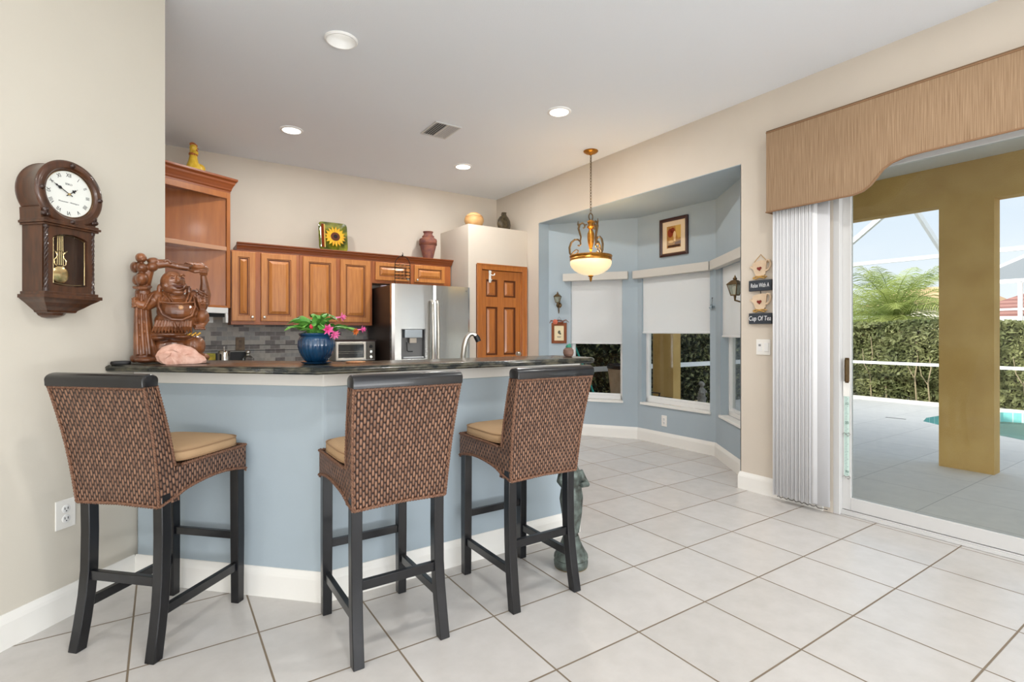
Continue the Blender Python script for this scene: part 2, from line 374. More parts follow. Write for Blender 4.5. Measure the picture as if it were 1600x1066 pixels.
# wall segment with a window opening, in wall-local coordinates (x right, y outwards, z up)
def bay_wall(name, ax, ay, bx, by, w0, w1, z0, z1, th=.14):
    L = math.hypot(bx-ax, by-ay); rz = math.atan2(by-ay, bx-ax)
    mb = MB()
    mb.box(0, w0, 0, th, 0, 2.56); mb.box(w1, L, 0, th, 0, 2.56); mb.box(w0, w1, 0, th, 0, z0); mb.box(w0, w1, 0, th, z1, 2.56)
    o = mb.build(name, M_blue, smooth=0, loc=(ax, ay, 0), rotz=rz); struct(o); return L, rz
BAY = [((3.95, 5.09), (4.57, 4.21), .28, .90, 'bay_left'), ((4.57, 4.21), (4.576, 3.187), .06, .957, 'bay_center'), ((4.576, 3.187), (3.966, 2.425), .15, .84, 'bay_right')]
sbox('ceiling_bay', M_blue, (3.95, 4.8, 2.3, 5.25, 2.56, 2.66))
sbox('trim_bay_jamb', M_blue, (3.80, 3.951, 5.088, 5.094, 0, 2.565), (3.80, 3.951, 2.42, 2.426, 0, 2.565), (3.802, 3.951, 2.424, 5.09, 2.56, 2.566))
shade_z = [1.10, 1.225, 1.19]
m, nt, b = node_mat('white_roller_shade'); M_shade = m
b.inputs['Base Color'].default_value = lin((252, 252, 251)); b.inputs['Roughness'].default_value = .9
tl = nt.nodes.new('ShaderNodeBsdfTranslucent'); tl.inputs[0].default_value = lin((255, 255, 255)); ms_ = nt.nodes.new('ShaderNodeMixShader'); ms_.inputs[0].default_value = .6
nt.links.new(b.outputs[0], ms_.inputs[1]); nt.links.new(tl.outputs[0], ms_.inputs[2]); nt.links.new(ms_.outputs[0], nt.nodes['Material Output'].inputs[0])
M_cass = mat('linen_shade_cassette', (206, 202, 194), .8, bump=.2, bscale=400)
wlab = ['left bay window beside the sconce', 'centre bay window under the framed picture', 'right bay window behind the iron lantern']
for i, (a, bq, w0, w1, nm) in enumerate(BAY):
    z0, z1 = .42, 1.86
    L, rz = bay_wall('wall_'+nm, *a, *bq, w0, w1, z0, z1)
    win = thing('window_%d' % (i+1), None, None, (a[0], a[1], 0), rz); win['kind'] = 'structure'
    mb = MB(); f_ = .034; y0, y1 = .075, .125
    mb.box(w0, w0+f_, y0, y1, z0+.015, z1); mb.box(w1-f_, w1, y0, y1, z0+.015, z1); mb.box(w0, w1, y0, y1, z0+.015, z0+.06); mb.box(w0, w1, y0, y1, z1-.04, z1)
    mb.box(w0+f_, w1-f_, y0+.012, y1-.012, z0+.06, z0+.085)
    mb.build('window_frame', M_vinyl, win, smooth=0, bevel=.003)
    mb = MB(); mb.box(w0+f_, w1-f_, .1, .104, z0+.085, z1-.04); mb.build('pane', M_glass, win, smooth=0)
    mb = MB(); mb.box(w0-.012, w1+.012, -.018, .078, z0-.012, z0+.014); mb.build('window_sill', M_white, win, smooth=0, bevel=.004)
    # roller shade with its cassette
    sh = thing('roller_shade', 'white roller shade hanging in the '+wlab[i], 'window shade', (a[0], a[1], 0), rz, 'roller shades in the bay')
    cx0, cx1 = [(.2, .972), (-.015, .99), (.05, .935)][i]
    mb = MB(); mb.box(cx0, cx1, -.075, -.003, 1.85, 1.94); mb.build('cassette', M_cass, sh, smooth=0, bevel=.004)
    mb = MB(); mb.box(w0+.004, w1-.004, .02, .0215, shade_z[i]+.01, 1.855); mb.build('shade_cloth', M_shade, sh, smooth=0)
    mb = MB(); mb.tube([(w0+.004, .021, shade_z[i]+.006), (w1-.004, .021, shade_z[i]+.006)], .011, 10); mb.build('hem_bar', M_shade, sh)

# baseboards: extruded profile along a polyline (room side given by the sign of the normal)
def baseboard(name, pts, side, h=.135, th=.015):
    mb = MB(); n = len(pts); P = [Vector((x, y, 0)) for x, y in pts]; offs = []
    for i in range(n):
        d1 = (P[i]-P[i-1]).normalized() if i else (P[1]-P[0]).normalized()
        d2 = (P[i+1]-P[i]).normalized() if i < n-1 else d1
        n1 = Vector((-d1.y, d1.x, 0))*side; n2 = Vector((-d2.y, d2.x, 0))*side; b_ = (n1+n2).normalized(); offs.append(b_/max(b_.dot(n1), .3))
    prof = [(0, 0), (th, 0), (th, h-.035), (th*.8, h-.022), (th*.45, h-.008), (th*.3, h), (0, h)]
    mb.loft([[P[i]+offs[i]*o_+Vector((0, 0, z_)) for o_, z_ in prof] for i in range(n)])
    return struct(mb.build(name, M_white, smooth=0))
baseboard('baseboard_bay', [(3.966, 2.43), (4.576, 3.187), (4.57, 4.21), (3.952, 5.088), (3.805, 5.088)], 1)
baseboard('baseboard_right', [(3.8, 1.80), (3.8, 2.425), (3.951, 2.425)], 1)
baseboard('baseboard_left', [(-.118, 3.182), (-3.5, -.2)], 1)
baseboard('baseboard_peninsula', [(2.13, 2.62), (2.13, 2.46), (.612, 2.46), (-.108, 3.18)], 1)

# pantry: boxed-out closet with a plant shelf on top
mb = MB(); mb.box(2.955, 3.06, 5.33, 6.055, 0, 2.5); mb.box(3.745, 3.798, 5.33, 6.055, 0, 2.5); mb.box(3.06, 3.745, 5.33, 6.055, 2.04, 2.5); mb.box(3.06, 3.745, 5.95, 6.055, 0, 2.04)
struct(mb.build('wall_pantry', M_wall, smooth=0))
# knee wall of the peninsula + white band beneath the counter
kw = [(-.108, 3.18), (.612, 2.46), (2.13, 2.46), (2.13, 2.60), (.67, 2.60), (-.01, 3.28)]
mb = MB(); mb.prism(kw, 0, 1.047); struct(mb.build('wall_peninsula', M_blue, smooth=0, bevel=.012))
def offset_line(pts, side, o_):
    P = [Vector((x, y)) for x, y in pts]; r = []
    for i in range(len(P)):
        d1 = (P[i]-P[i-1]).normalized() if i else (P[1]-P[0]).normalized(); d2 = (P[i+1]-P[i]).normalized() if i < len(P)-1 else d1
        n1 = Vector((-d1.y, d1.x))*side; n2 = Vector((-d2.y, d2.x))*side; b_ = (n1+n2).normalized(); q = P[i]+b_/max(b_.dot(n1), .3)*o_; r.append((q.x, q.y))
    return r
band = [(-.11, 3.182), (.612, 2.46), (2.13, 2.46), (2.13, 2.6)]
bo = offset_line(band, -1, .014)
mb = MB(); mb.prism(bo+offset_line(band, -1, .0005)[::-1], .985, 1.047); struct(mb.build('trim_counter_band', M_white, smooth=0, bevel=.003))

# ------------------------------------------------------------------ pantry door (wall-local: x right, -y to the room)
def raised_panel(mb, x0, x1, z0, z1, y=0, big=True):
    """nested rectangles: frame face, dark glazed groove, sloped field. mi 0 = wood, 1 = glaze"""
    fr = .052 if big else .04; k = 1 if big else .8
    rg = [(0, .018, 0), (0, 0, 0), (.004, -.002, 0), (fr, -.002, 0), (fr+.004*k, .004, 1), (fr+.010*k, .004, 0), (fr+.014*k, .009, 1), (fr+.022*k, .010, 1), (fr+.05*k, -.001, 0)]
    prev = None
    for ins, dy, mi in rg:
        P = [mb.v((x0+ins, y+dy, z0+ins)), mb.v((x1-ins, y+dy, z0+ins)), mb.v((x1-ins, y+dy, z1-ins)), mb.v((x0+ins, y+dy, z1-ins))]
        if prev:
            mb.mi = mi
            for i in range(4): mb.f([prev[i], prev[(i+1) % 4], P[(i+1) % 4], P[i]])
        prev = P
    mb.mi = 0; mb.f(prev)
def knob(parent, x, z, y=-.002, r=.014, m=None):
    mb = MB(); mb.xf((x, y, z), rx=PI/2); mb.lathe([(.006, 0), (.005, .012), (r, .018), (r*1.05, .024), (r*.8, .03), (.002, .032)], 14)
    return mb.build('knob', m or M_nickel, parent)
pd = thing('door_1', None, None, (3.07, 5.33, 0), 0); pd['kind'] = 'structure'
mb = MB(); W = .705
for bx in ((0, .062, -.018, .06, 0, 2.04), (W-.062, W, -.018, .06, 0, 2.04), (.630, W-.062, .0, .06, 0, 1.98), (.062, W-.062, -.018, .06, 1.98, 2.04)): mb.box(*bx)
mb.box(-.008, .012, -.024, -.012, 0, 2.048); mb.box(W-.012, W+.008, -.024, -.012, 0, 2.048); mb.box(-.008, W+.008, -.024, -.012, 2.036, 2.05)
mb.build('door_frame', M_door, pd, smooth=0, bevel=.004)
def slab_panel(mb, x0, x1, z0, z1, y):
    rg = [(0, 0, 1), (.01, .014, 1), (.022, .014, 1), (.045, .003, 0)]; prev = None
    for ins, dy, mi in rg:
        P = [mb.v((x0+ins, y+dy, z0+ins)), mb.v((x1-ins, y+dy, z0+ins)), mb.v((x1-ins, y+dy, z1-ins)), mb.v((x0+ins, y+dy, z1-ins))]
        if prev:
            mb.mi = mi
            for i in range(4): mb.f([prev[i], prev[(i+1) % 4], P[(i+1) % 4], P[i]])
        prev = P
    mb.mi = 0; mb.f(prev)
mb = MB(); a, b_ = .064, .628; cw = .046; mid = (a+b_)/2-.006; st = .07
pz = [(.25, .82), (.96, 1.54), (1.66, 1.868)]
y0, y1 = .012, .047
mb.box(a, a+st, y0, y1, .01, 1.975); mb.box(b_-st, b_, y0, y1, .01, 1.975); mb.box(mid-cw, mid+cw, y0, y1, .01, 1.975)
for za, zb in ((.01, .25), (.82, .96), (1.54, 1.66), (1.868, 1.975)):
    mb.box(a+st, mid-cw, y0, y1, za, zb); mb.box(mid+cw, b_-st, y0, y1, za, zb)
leaf = mb.build('door_leaf', M_door, pd, smooth=0)
for za, zb in pz:
    for xa, xb in ((a+st, mid-cw), (mid+cw, b_-st)):
        mb = MB(); slab_panel(mb, xa, xb, za, zb, y0); mb.build('door_panel', [M_door, M_doordk], leaf, smooth=0)
mb = MB(); mb.xf((b_-.045, y0, .97), rx=PI/2); mb.lathe([(.026, 0), (.026, .006), (.01, .01), (.01, .03), (.026, .04), (.028, .052), (.018, .064), (.002, .066)], 18); mb.build('door_handle', M_nickel, leaf)
hk = thing('over_door_hook', 'white metal hook hanging over the top of the pantry door', 'hook', (3.07+.185, 5.33, 1.99), 0)
mb = MB(); mb.box(-.015, .015, .003, .011, -.16, -.02); mb.box(-.02, .02, -.001, .009, -.04, -.022); mb.box(-.015, .015, .003, .011, -.02, -.013)
mb.build('plate', M_white, hk, smooth=0, bevel=.002)
mb = MB(); mb.tube([(0, .004, -.06), (.02, -.022, -.075), (.04, -.03, -.07), (.045, -.028, -.05)], .006, 8); mb.build('hook_prong', M_white, hk); mb = MB(); mb.tube([(0, .004, -.12), (.0, -.02, -.14), (.0, -.035, -.125)], .006, 8); mb.build('hook_prong', M_white, hk)

# ------------------------------------------------------------------ kitchen back wall: uppers
def crown(mb, path, z, h=.085, proj=.05, close_back=True):
    """stepped crown along an open path of 2D points; outside is the right-hand side of travel"""
    P = [Vector((x, y, 0)) for x, y in path]; n = len(P); offs = []
    for i in range(n):
        d1 = (P[i]-P[i-1]).normalized() if i else (P[1]-P[0]).normalized(); d2 = (P[i+1]-P[i]).normalized() if i < n-1 else d1
        n1 = Vector((d1.y, -d1.x, 0)); n2 = Vector((d2.y, -d2.x, 0)); q = (n1+n2).normalized(); offs.append(q/max(q.dot(n1), .3))
    pr = [(-.02, 0), (.004, 0), (.006, .12), (.16, .2), (.2, .3), (.42, .5), (.62, .62), (.66, .74), (.95, .84), (1, .88), (1, 1), (-.4, 1)]
    mb.loft([[P[i]+offs[i]*(a*proj if a > 0 else a*.05)+Vector((0, 0, z+c*h)) for a, c in pr] for i in range(n)])
YF = 5.73
units = [('upper_cabinet', 'maple wall cabinet with two raised-panel doors beside the range hood', .552, 1.182, 1.31, 2.04, [(.558, .765), (.817, 1.149)], (1, 0)),
         ('upper_cabinet', 'maple wall cabinet with two raised-panel doors left of the refrigerator', 1.184, 1.955, 1.31, 2.04, [(1.215, 1.552), (1.60, 1.928)], (1, 0)),
         ('upper_cabinet', 'short maple wall cabinet with two low doors above the refrigerator', 1.957, 2.94, 1.79, 2.04, [(1.99, 2.396), (2.46, 2.852)], (1, 0))]
for nm, lb, x0, x1, z0, z1, doors, kn in units:
    t = thing(nm, lb, 'cabinet', (x0, YF, z0), 0, 'upper cabinets on the back wall')
    w_, h_ = x1-x0, z1-z0
    mb = MB(); mb.box(.0005, w_-.0005, .02, .325, 0, h_); mb.build('body', M_frame, t, smooth=0)
    for j, (da, db) in enumerate(doors):
        mb = MB(); raised_panel(mb, da-x0, db-x0, .035, h_-.012, 0, big=h_ > .5)
        d = mb.build('door', [M_cab, M_cabdk], t, smooth=0)
        kx = (db-x0-.028) if j == 0 else (da-x0+.028); knob(d, kx, .075 if h_ > .5 else .06)
mb = MB(); crown(mb, [(.60, YF+.018), (2.945, YF+.018), (2.945, YF+.32)], 2.042, .075, .05); mb.box(.60, 2.94, YF+.02, YF+.325, 2.046, 2.1)
tag(mb.build('cabinet_crown', M_crown, smooth=0), 'dark stained crown moulding running along the top of the wall cabinets', 'moulding')

# corner cabinet with open shelves over the range hood
P1 = Vector((.545, 5.724)); a62 = R(62); P0 = P1-.65*Vector((math.sin(a62), math.cos(a62)))
cc = thing('corner_cabinet', 'tall angled wooden corner cabinet with an open shelf above the range hood', 'cabinet', (P0.x, P0.y, 1.47), R(28))
L = .65; Zt = 1.11; c28, s28 = math.cos(R(28)), math.sin(R(28))
mb = MB(); mb.box(0, .05, 0, .02, 0, Zt); mb.box(L-.036, L, 0, .02, 0, Zt); mb.box(.05, L-.036, 0, .02, Zt-.055, Zt); mb.box(.05, L-.036, 0, .02, 0, .02)
mb.build('face_frame', M_corner, cc, smooth=0, bevel=.002)
q0 = (L-.034, .022); q1 = (.044, .022+(L-.078)*s28/c28)
mb = MB(); nx, ny = s28*.012, c28*.012
mb.prism([q0, (q0[0]+nx, q0[1]+ny), (q1[0]+nx, q1[1]+ny), q1], 0, Zt); mb.box(.03, .044, .021, q1[1]+.01, 0, Zt)
mb.prism([(.045, .021), (L-.045, .021), (.045, q1[1]-.004)], Zt-.02, Zt-.001); mb.prism([(.045, .021), (L-.045, .021), (.045, q1[1]-.004)], .002, .02)
mb.build('body', M_corner, cc, smooth=0)
mb = MB(); mb.prism([(.0455, .0215), (L-.050, .0215), (.0455, q1[1]-.004)], .555, .58); mb.box(.0505, L-.0365, .003, .0212, .548, .588); mb.build('shelf', mat('shelf_wood_sheen', (196, 150, 120), .2, coat=.6), cc, smooth=0, bevel=.002)  # pale pinkish shelf colour carries the light reflected by its front edge
mb = MB(); crown(mb, [(-.02, .3), (-.02, .0), (L, .0), (L+.02, .045)], Zt, .135, .06); mb.prism([(-.018, .002), (L-.004, .002), (-.018, .30)], Zt+.004, Zt+.11); mb.build('crown', M_crown, cc, smooth=0)
hd = thing('range_hood', 'white under-cabinet range hood below the corner cabinet', 'range hood', (P0.x, P0.y, 1.325), R(28))
mb = MB(); mb.box(.01, L-.035, -.02, .10, .09, .143); mb.box(L-.06, L-.035, -.02, .03, 0, .09); mb.box(.01, .035, -.02, .10, 0, .09); mb.box(.035, L-.12, .08, .10, 0, .09); mb.build('shell', M_vinyl, hd, smooth=0, bevel=.003)
mb = MB(); mb.box(.036, L-.061, -.005, .079, .055, .0895); mb.build('filter', M_black, hd, smooth=0)

# backsplash + slim black liners
mb = MB(); mb.box(-.39, 2.0, 6.05, 6.06, .92, 1.36); o = mb.build('wall_backsplash', M_splash, smooth=0); struct(o)
mb = MB(); mb.box(-.39, 2.0, 6.046, 6.0505, 1.098, 1.104); mb.box(-.39, 2.0, 6.046, 6.0505, 1.042, 1.048); struct(mb.build('trim_backsplash_liner', M_black, smooth=0))
# base cabinets (mostly behind the bar) and their worktops
def base_cabinet(x0, x1, yf, lb, y1=6.05, rot=0, nd=2, group='base cabinets behind the bar'):
    t = thing('base_cabinet', lb, 'cabinet', (x0, yf, 0), rot, group); w_ = x1-x0
    mb = MB(); mb.box(.001, w_-.001, .02, y1-yf, .1, .868); mb.box(.002, w_-.002, .08, y1-yf-.01, 0, .1); mb.build('body', M_frame, t, smooth=0)
    for k in range(nd):
        mb = MB(); a_ = w_/nd*k+.012; b2 = w_/nd*(k+1)-.012; raised_panel(mb, a_, b2, .12, .67, 0); d = mb.build('door', [M_cab, M_cabdk], t, smooth=0); knob(d, b2-.03 if k == 0 else a_+.03, .62)
        mb = MB(); raised_panel(mb, a_, b2, .69, .85, 0, False); d = mb.build('drawer', [M_cab, M_cabdk], t, smooth=0); knob(d, (a_+b2)/2, .77)
base_cabinet(.30, 1.12, 5.45, 'maple base cabinet against the back wall under the mosaic, nearer the corner')
base_cabinet(1.13, 1.95, 5.45, 'maple base cabinet against the back wall under the toaster oven')
mb = MB(); mb.box(-.395, 1.965, 5.42, 6.045, .87, .91); tag(mb.build('back_worktop', M_gran, smooth=0, bevel=.006), 'dark granite worktop running along the back wall under the mosaic', 'worktop')
t = thing('sink_cabinet', 'low maple sink cabinet hidden on the kitchen side of the bar', 'cabinet', (.75, 2.605, 0))
mb = MB(); mb.box(0, 1.35, 0, .58, .1, .868); mb.box(.0, 1.35, 0, .5, 0, .1); mb.build('body', M_frame, t, smooth=0)
for k in range(3):
    mb = MB(); mb.xf((.45*(k+1), .60, 0), rz=PI); raised_panel(mb, .012, .438, .12, .85, 0); d = mb.build('door', [M_cab, M_cabdk], t, smooth=0)
mb = MB(); mb.box(.70, 2.12, 2.602, 3.22, .87, .91); tag(mb.build('sink_worktop', M_gran, smooth=0, bevel=.006), 'dark granite sink worktop just behind the raised bar', 'worktop')

# ------------------------------------------------------------------ raised granite bar top
front = [(-.205, 3.085), (.548, 2.32), (2.12, 2.32)]
pts = [(-.224, 3.072), (.545, 2.315), (2.10, 2.315)]
cr = .085; cxr, cyr = 2.19-cr, 2.315+cr
pts += [(cxr+cr*math.sin(R(t_)), cyr-cr*math.cos(R(t_))) for t_ in range(0, 91, 10)]
cyr2 = 2.74-cr
pts += [(cxr+cr*math.cos(R(t_)), cyr2+cr*math.sin(R(t_))) for t_ in range(0, 91, 10)]
pts += [(.78, 2.74), (.06, 3.46), (-.02, 3.40), (.012, 3.308)]
mb = MB()
def inset_poly(P, d):
    n = len(P); out_ = []
    for i in range(n):
        a = Vector(P[i-1]); b = Vector(P[i]); c = Vector(P[(i+1) % n]); d1 = (b-a).normalized(); d2 = (c-b).normalized()
        n1 = Vector((-d1.y, d1.x)); n2 = Vector((-d2.y, d2.x)); q = (n1+n2).normalized(); q = b+q*d/max(q.dot(n1), .35); out_.append((q.x, q.y))
    return out_
# keep the left edge flush with the clock wall
mb.loft([[(x, y, z) for x, y in inset_poly(pts, ins)] for ins, z in ((.014, 1.048), (.005, 1.05), (.001, 1.056), (.003, 1.062), (0.0, 1.066), (.003, 1.074), (.010, 1.079), (.018, 1.0805))])
bar = mb.build('granite_counter', M_gran, smooth=50); tag(bar, 'dark green granite bar top on the blue peninsula', 'countertop')

# ------------------------------------------------------------------ refrigerator
fr = thing('refrigerator', 'stainless steel french-door refrigerator with an ice and water dispenser', 'refrigerator', (1.985, 5.2, 0))
W = .93; M_side = mat('fridge_side', (58, 46, 40), .3, metal=.3)
mb = MB(); mb.box(.005, W-.005, .075, .80, .02, 1.735); mb.build('body', M_side, fr, smooth=0, bevel=.006)
for fx in (.03, W-.09):
    for fy in (.10, .70): mb = MB(); mb.box(fx, fx+.06, fy, fy+.06, 0, .02); mb.build('foot', M_black, fr, smooth=0)
def door_shape(mb, x0, x1, z0, z1, cut=None):
    """gently bowed front, optional rectangular recess"""
    n = 16; xs = [x0+(x1-x0)*k/n for k in range(n+1)]; zs = [z0, z1]
    if cut:
        xs = sorted(set([x for x in xs if not (cut[0]-.012 < x < cut[0]+.012 or cut[1]-.012 < x < cut[1]+.012)]+[cut[0], cut[1]])); zs = [z0, cut[2], cut[3], z1]
    yy = lambda x: .012*((2*(x-0)/W-1)**2)+(.012*max(0, 1-min(x-x0, x1-x)/.012))
    F = [[mb.v((x, yy(x), z)) for x in xs] for z in zs]
    for i in range(len(zs)-1):
        for j in range(len(xs)-1):
            if cut and i == 1 and cut[0]-1e-6 <= xs[j] and xs[j+1] <= cut[1]+1e-6: continue
            mb.f([F[i][j], F[i][j+1], F[i+1][j+1], F[i+1][j]])
    B = {}
    bk = [[mb.v((x, .072, z)) for x in xs] for z in (z0, z1)]
    for j in range(len(xs)-1):
        mb.f([F[0][j], bk[0][j], bk[0][j+1], F[0][j+1]]); mb.f([F[-1][j], F[-1][j+1], bk[1][j+1], bk[1][j]]); mb.f([bk[0][j], bk[1][j], bk[1][j+1], bk[0][j+1]])
    mb.f([F[i][0] for i in range(len(zs))]+[bk[1][0], bk[0][0]]); mb.f([F[i][-1] for i in range(len(zs))][::-1]+[bk[0][-1], bk[1][-1]])
d1 = MB(); cut = (.10, .37, .95, 1.27); door_shape(d1, .0, .462, .70, 1.745, cut); d1 = d1.build('left_door', M_steel, fr, smooth=20)
mb = MB(); door_shape(mb, .468, W, .70, 1.745); d2 = mb.build('right_door', M_steel, fr, smooth=20)
mb = MB(); door_shape(mb, 0, W, .06, .69); d3 = mb.build('freezer_drawer', M_steel, fr, smooth=20)
M_disp = mat('dispenser_grey', (120, 120, 120), .35, metal=.4)
dp = MB(); x0, x1, z0, z1 = cut
dp.box(x0, x0+.008, .004, .07, z0, z1); dp.box(x1-.008, x1, .004, .07, z0, z1); dp.box(x0, x1, .06, .07, z0, z1); dp.box(x0, x1, .002, .07, z0, z0+.012); dp.box(x0, x1, .002, .07, z1-.008, z1)
dp = dp.build('dispenser', [M_disp], d1, smooth=0, bevel=.002)
mb = MB(); mb.box(x0+.035, x1-.035, -.006, .058, 1.175, 1.262); mb.build('control_panel', mat('dispenser_panel', (176, 184, 190), .3, metal=.6), d1, smooth=0, bevel=.006)
mb = MB(); mb.prism([(x0+.095, .01), (x1-.095, .01), (x1-.105, .05), (x0+.105, .05)], 1.12, 1.174); mb.build('ice_chute', mat('chute_plastic', (200, 190, 176), .4), d1, smooth=0, bevel=.004)
mb = MB(); mb.tube([(x0+.07, .03, 1.13), (x0+.07, .02, 1.04), (x0+.08, .015, 1.03), (x0+.13, .015, 1.03)], .006, 8); mb.build('paddle', M_black, d1)
mb = MB(); mb.box(x0+.02, x1-.02, -.004, .058, z0+.012, z0+.024); mb.build('drip_tray', mat('drip_tray', (206, 210, 212), .3, metal=.6), d1, smooth=0)
for dd, x in ((d1, .435), (d2, .497)):
    mb = MB(); mb.tube([(x, .0, 1.58), (x, -.035, 1.575), (x, -.05, 1.54), (x+.0, -.062, 1.30), (x, -.064, 1.12), (x, -.058, .92), (x, -.04, .80), (x, .0, .79)], [.012, .014, .016, .016, .016, .016, .014, .012], 12, flat=.7)
    mb.build('handle', M_nickel, dd)
mb = MB(); mb.tube([(.12, .004, .62), (.13, -.05, .62), (.80, -.05, .62), (.81, .004, .62)], .013, 10); mb.build('handle', M_nickel, d3)
mb = MB(); mb.xf((W-.07, .0045, 1.70), rx=PI/2); mb.M = Matrix(); text_into(mb, 'LG', .018, (W-.05, .0045, 1.70)); mb.build('logo', mat('logo_grey', (120, 122, 126), .4), d2, smooth=0)
# wire rack on top of the fridge
rk = thing('wire_rack', 'arched dark wire rack standing on top of the refrigerator', 'rack', (2.185, 5.42, 1.745))
def ring_pts(w_, d_, z, n=20): return [(w_*math.cos(2*PI*k/n), d_*math.sin(2*PI*k/n), z) for k in range(n+1)]
mb = MB(); r_ = .0042; hw = .088
arch = [(-hw, 0, 0), (-hw, 0, .22)]+[(hw*math.cos(R(180-a_)), 0, .22+.105*math.sin(R(a_))) for a_ in range(15, 180, 15)]+[(hw, 0, .22), (hw, 0, 0)]
mb.tube(arch, r_, 8); mb.ball((0, 0, .335), .010, 10, 8); mb.tube([(0, 0, .34), (.006, 0, .352), (-.004, 0, .362)], .003, 6)
mb.tube([(-hw, .0, .003), (0, .07, .003), (hw, 0, .003), (0, -.07, .003), (-hw, 0, .003)], r_, 8); mb.build('arch_frame', M_iron, rk)
for z in (.225, .15, .115, .08):
    mb = MB(); mb.tube(ring_pts(hw, .06, z), .003, 6); 
    if z == .225: mb.tube(ring_pts(hw, .06, z-.03), .003, 6)
    for k in range(3): mb.tube([(-hw*.5+hw*.5*k, -.05, z), (-hw*.5+hw*.5*k, .05, z)], .0022, 6)
    mb.build('wire_tier', M_iron, rk)
t = MB(); t.lathe([(.05, 0), (.055, .012), (.04, .018), (.002, .018)], 16, sy=.8); t.xf(); tag(t.build('small_bowl', mat('lilac_glass', (190, 186, 206), .2), None, loc=(2.06, 5.62, 1.738)), 'small pale lilac dish at the rear corner of the refrigerator top', 'dish')

# ------------------------------------------------------------------ things on the back worktop
to = thing('toaster_oven', 'silver toaster oven with a dark glass door on the back worktop', 'toaster oven', (1.50, 5.55, .91))
W = .425; H_ = .225
mb = MB(); mb.box(0, W, .01, .33, .018, H_); mb.build('body', mat('toaster_steel', (178, 176, 172), .35, metal=.8), to, smooth=0, bevel=.006)
for x in (.03, W-.03):
    for y in (.04, .29): mb = MB(); mb.cyl((x, y, 0), (x, y, .02), .012, 10); mb.build('foot', M_black, to)
mb = MB(); q = .022; mb.box(.006, .32, 0, .012, .03, .03+q); mb.box(.006, .32, 0, .012, H_-.03, H_-.005); mb.box(.006, .006+q, 0, .012, .03+q, H_-.03); mb.box(.32-q, .32, 0, .012, .03+q, H_-.03); dr = mb.build('door', mat('toaster_trim', (214, 208, 198), .35, metal=.7), to, smooth=0, bevel=.002)
mb = MB(); mb.box(.028, .298, .005, .008, .052, H_-.03); mb.build('glass', mat('dark_oven_glass', (14, 20, 26), .08), dr, smooth=0)
mb = MB(); mb.tube([(.03, -.001, .12), (.29, -.001, .12)], .002, 6); mb.tube([(.03, -.001, .10), (.29, -.001, .10)], .0015, 6); mb.build('rack_wire', M_nickel, dr)
mb = MB(); mb.tube([(.04, .0, H_-.02), (.04, -.02, H_-.018), (.28, -.02, H_-.018), (.28, 0, H_-.02)], .005, 8); mb.build('handle', M_steel2, dr)
mb = MB(); mb.box(.325, W-.004, 0, .012, .03, H_-.005); mb.build('control_panel', mat('toaster_panel', (92, 88, 82), .35, metal=.5), to, smooth=0)
for z in (.17, .115, .06):
    mb = MB(); mb.xf((.374, 0, z), rx=PI/2); mb.lathe([(.017, 0), (.017, .012), (.014, .016), (.002, .016)], 16); mb.build('dial', M_steel2 if z < .15 else M_black, to)
mb = MB(); mb.box(-.02, .44, -.16, .16, 0, .006); mb.box(-.02, .44, -.16, -.152, .006, .018); mb.box(-.02, .44, .152, .16, .006, .018); mb.box(-.02, -.012, -.15, .15, .006, .018); mb.box(.432, .44, -.15, .15, .006, .018)
tag(mb.build('baking_tray', mat('baking_tray', (60, 46, 42), .4, metal=.5), smooth=0, loc=(1.50, 5.73, .91+.2255)), 'dark baking tray lying on top of the toaster oven', 'tray')
ca = thing('canister', 'shiny metal canister with a pointed lid knob on the back worktop', 'canister', (.49, 5.72, .91))
mb = MB(); mb.lathe([(.052, 0), (.055, .004), (.055, .13), (.053, .135), (.05, .135)], 24); mb.build('body', M_steel2, ca)
mb = MB(); mb.lathe([(.055, .1365), (.056, .145), (.03, .153), (.004, .155)], 24); mb.build('lid', M_steel2, ca)
mb = MB(); mb.lathe([(.004, .155), (.006, .165), (.008, .18), (.003, .19)], 12); mb.build('knob', M_steel2, ca)
ja = thing('glass_jar', 'clear glass jar with a round silver stopper on the back worktop', 'jar', (.70, 5.75, .91))
mb = MB(); mb.lathe([(.045, 0), (.048, .005), (.048, .07), (.03, .09), (.022, .095)], 20, cap=False); mb.build('body', M_glassc, ja)
mb = MB(); mb.ball((0, 0, .125), .025, 16, 10); mb.cyl((0, 0, .09), (0, 0, .108), .018, 14); mb.build('stopper', M_steel2, ja)
mb = MB(); mb.box(-.11, .07, -.004, .004, 0, .13); tag(mb.build('dark_stand', M_black, smooth=0, loc=(.62, 5.82, .91), bevel=.003), 'small black panel stood behind the glass jar', 'panel')
fp = thing('fruit_packet', 'yellow and green packet beside the metal canister', 'packet', (.37, 5.66, .91))
mb = MB(); mb.box(-.045, .045, -.02, .02, 0, .125); mb.build('bag', mat('yellow_green_packet', (196, 170, 40), .4, col2=(90, 110, 30), vscale=18), fp, smooth=0, bevel=.008)
mb = MB(); mb.box(.046, .06, -.02, .02, 0, .125); mb.build('spine', M_black, fp, smooth=0)
op = thing('outlet_plate', 'stone-look outlet plate set in the mosaic backsplash', 'outlet', (.665, 6.049, 1.115))
mb = MB(); mb.box(-.042, .042, -.009, 0, -.068, .068); mb.build('plate', mat('travertine_plate', (150, 130, 108), .6, col2=(120, 100, 82), vscale=30), op, smooth=0, bevel=.003)
mb = MB(); mb.box(-.014, .014, -.011, -.0092, .012, .04); mb.build('socket', mat('brown_socket', (110, 92, 76), .5), op, smooth=0); mb = MB(); mb.box(-.014, .014, -.011, -.0092, -.04, -.012); mb.build('socket', mat('brown_socket', (110, 92, 76)), op, smooth=0)
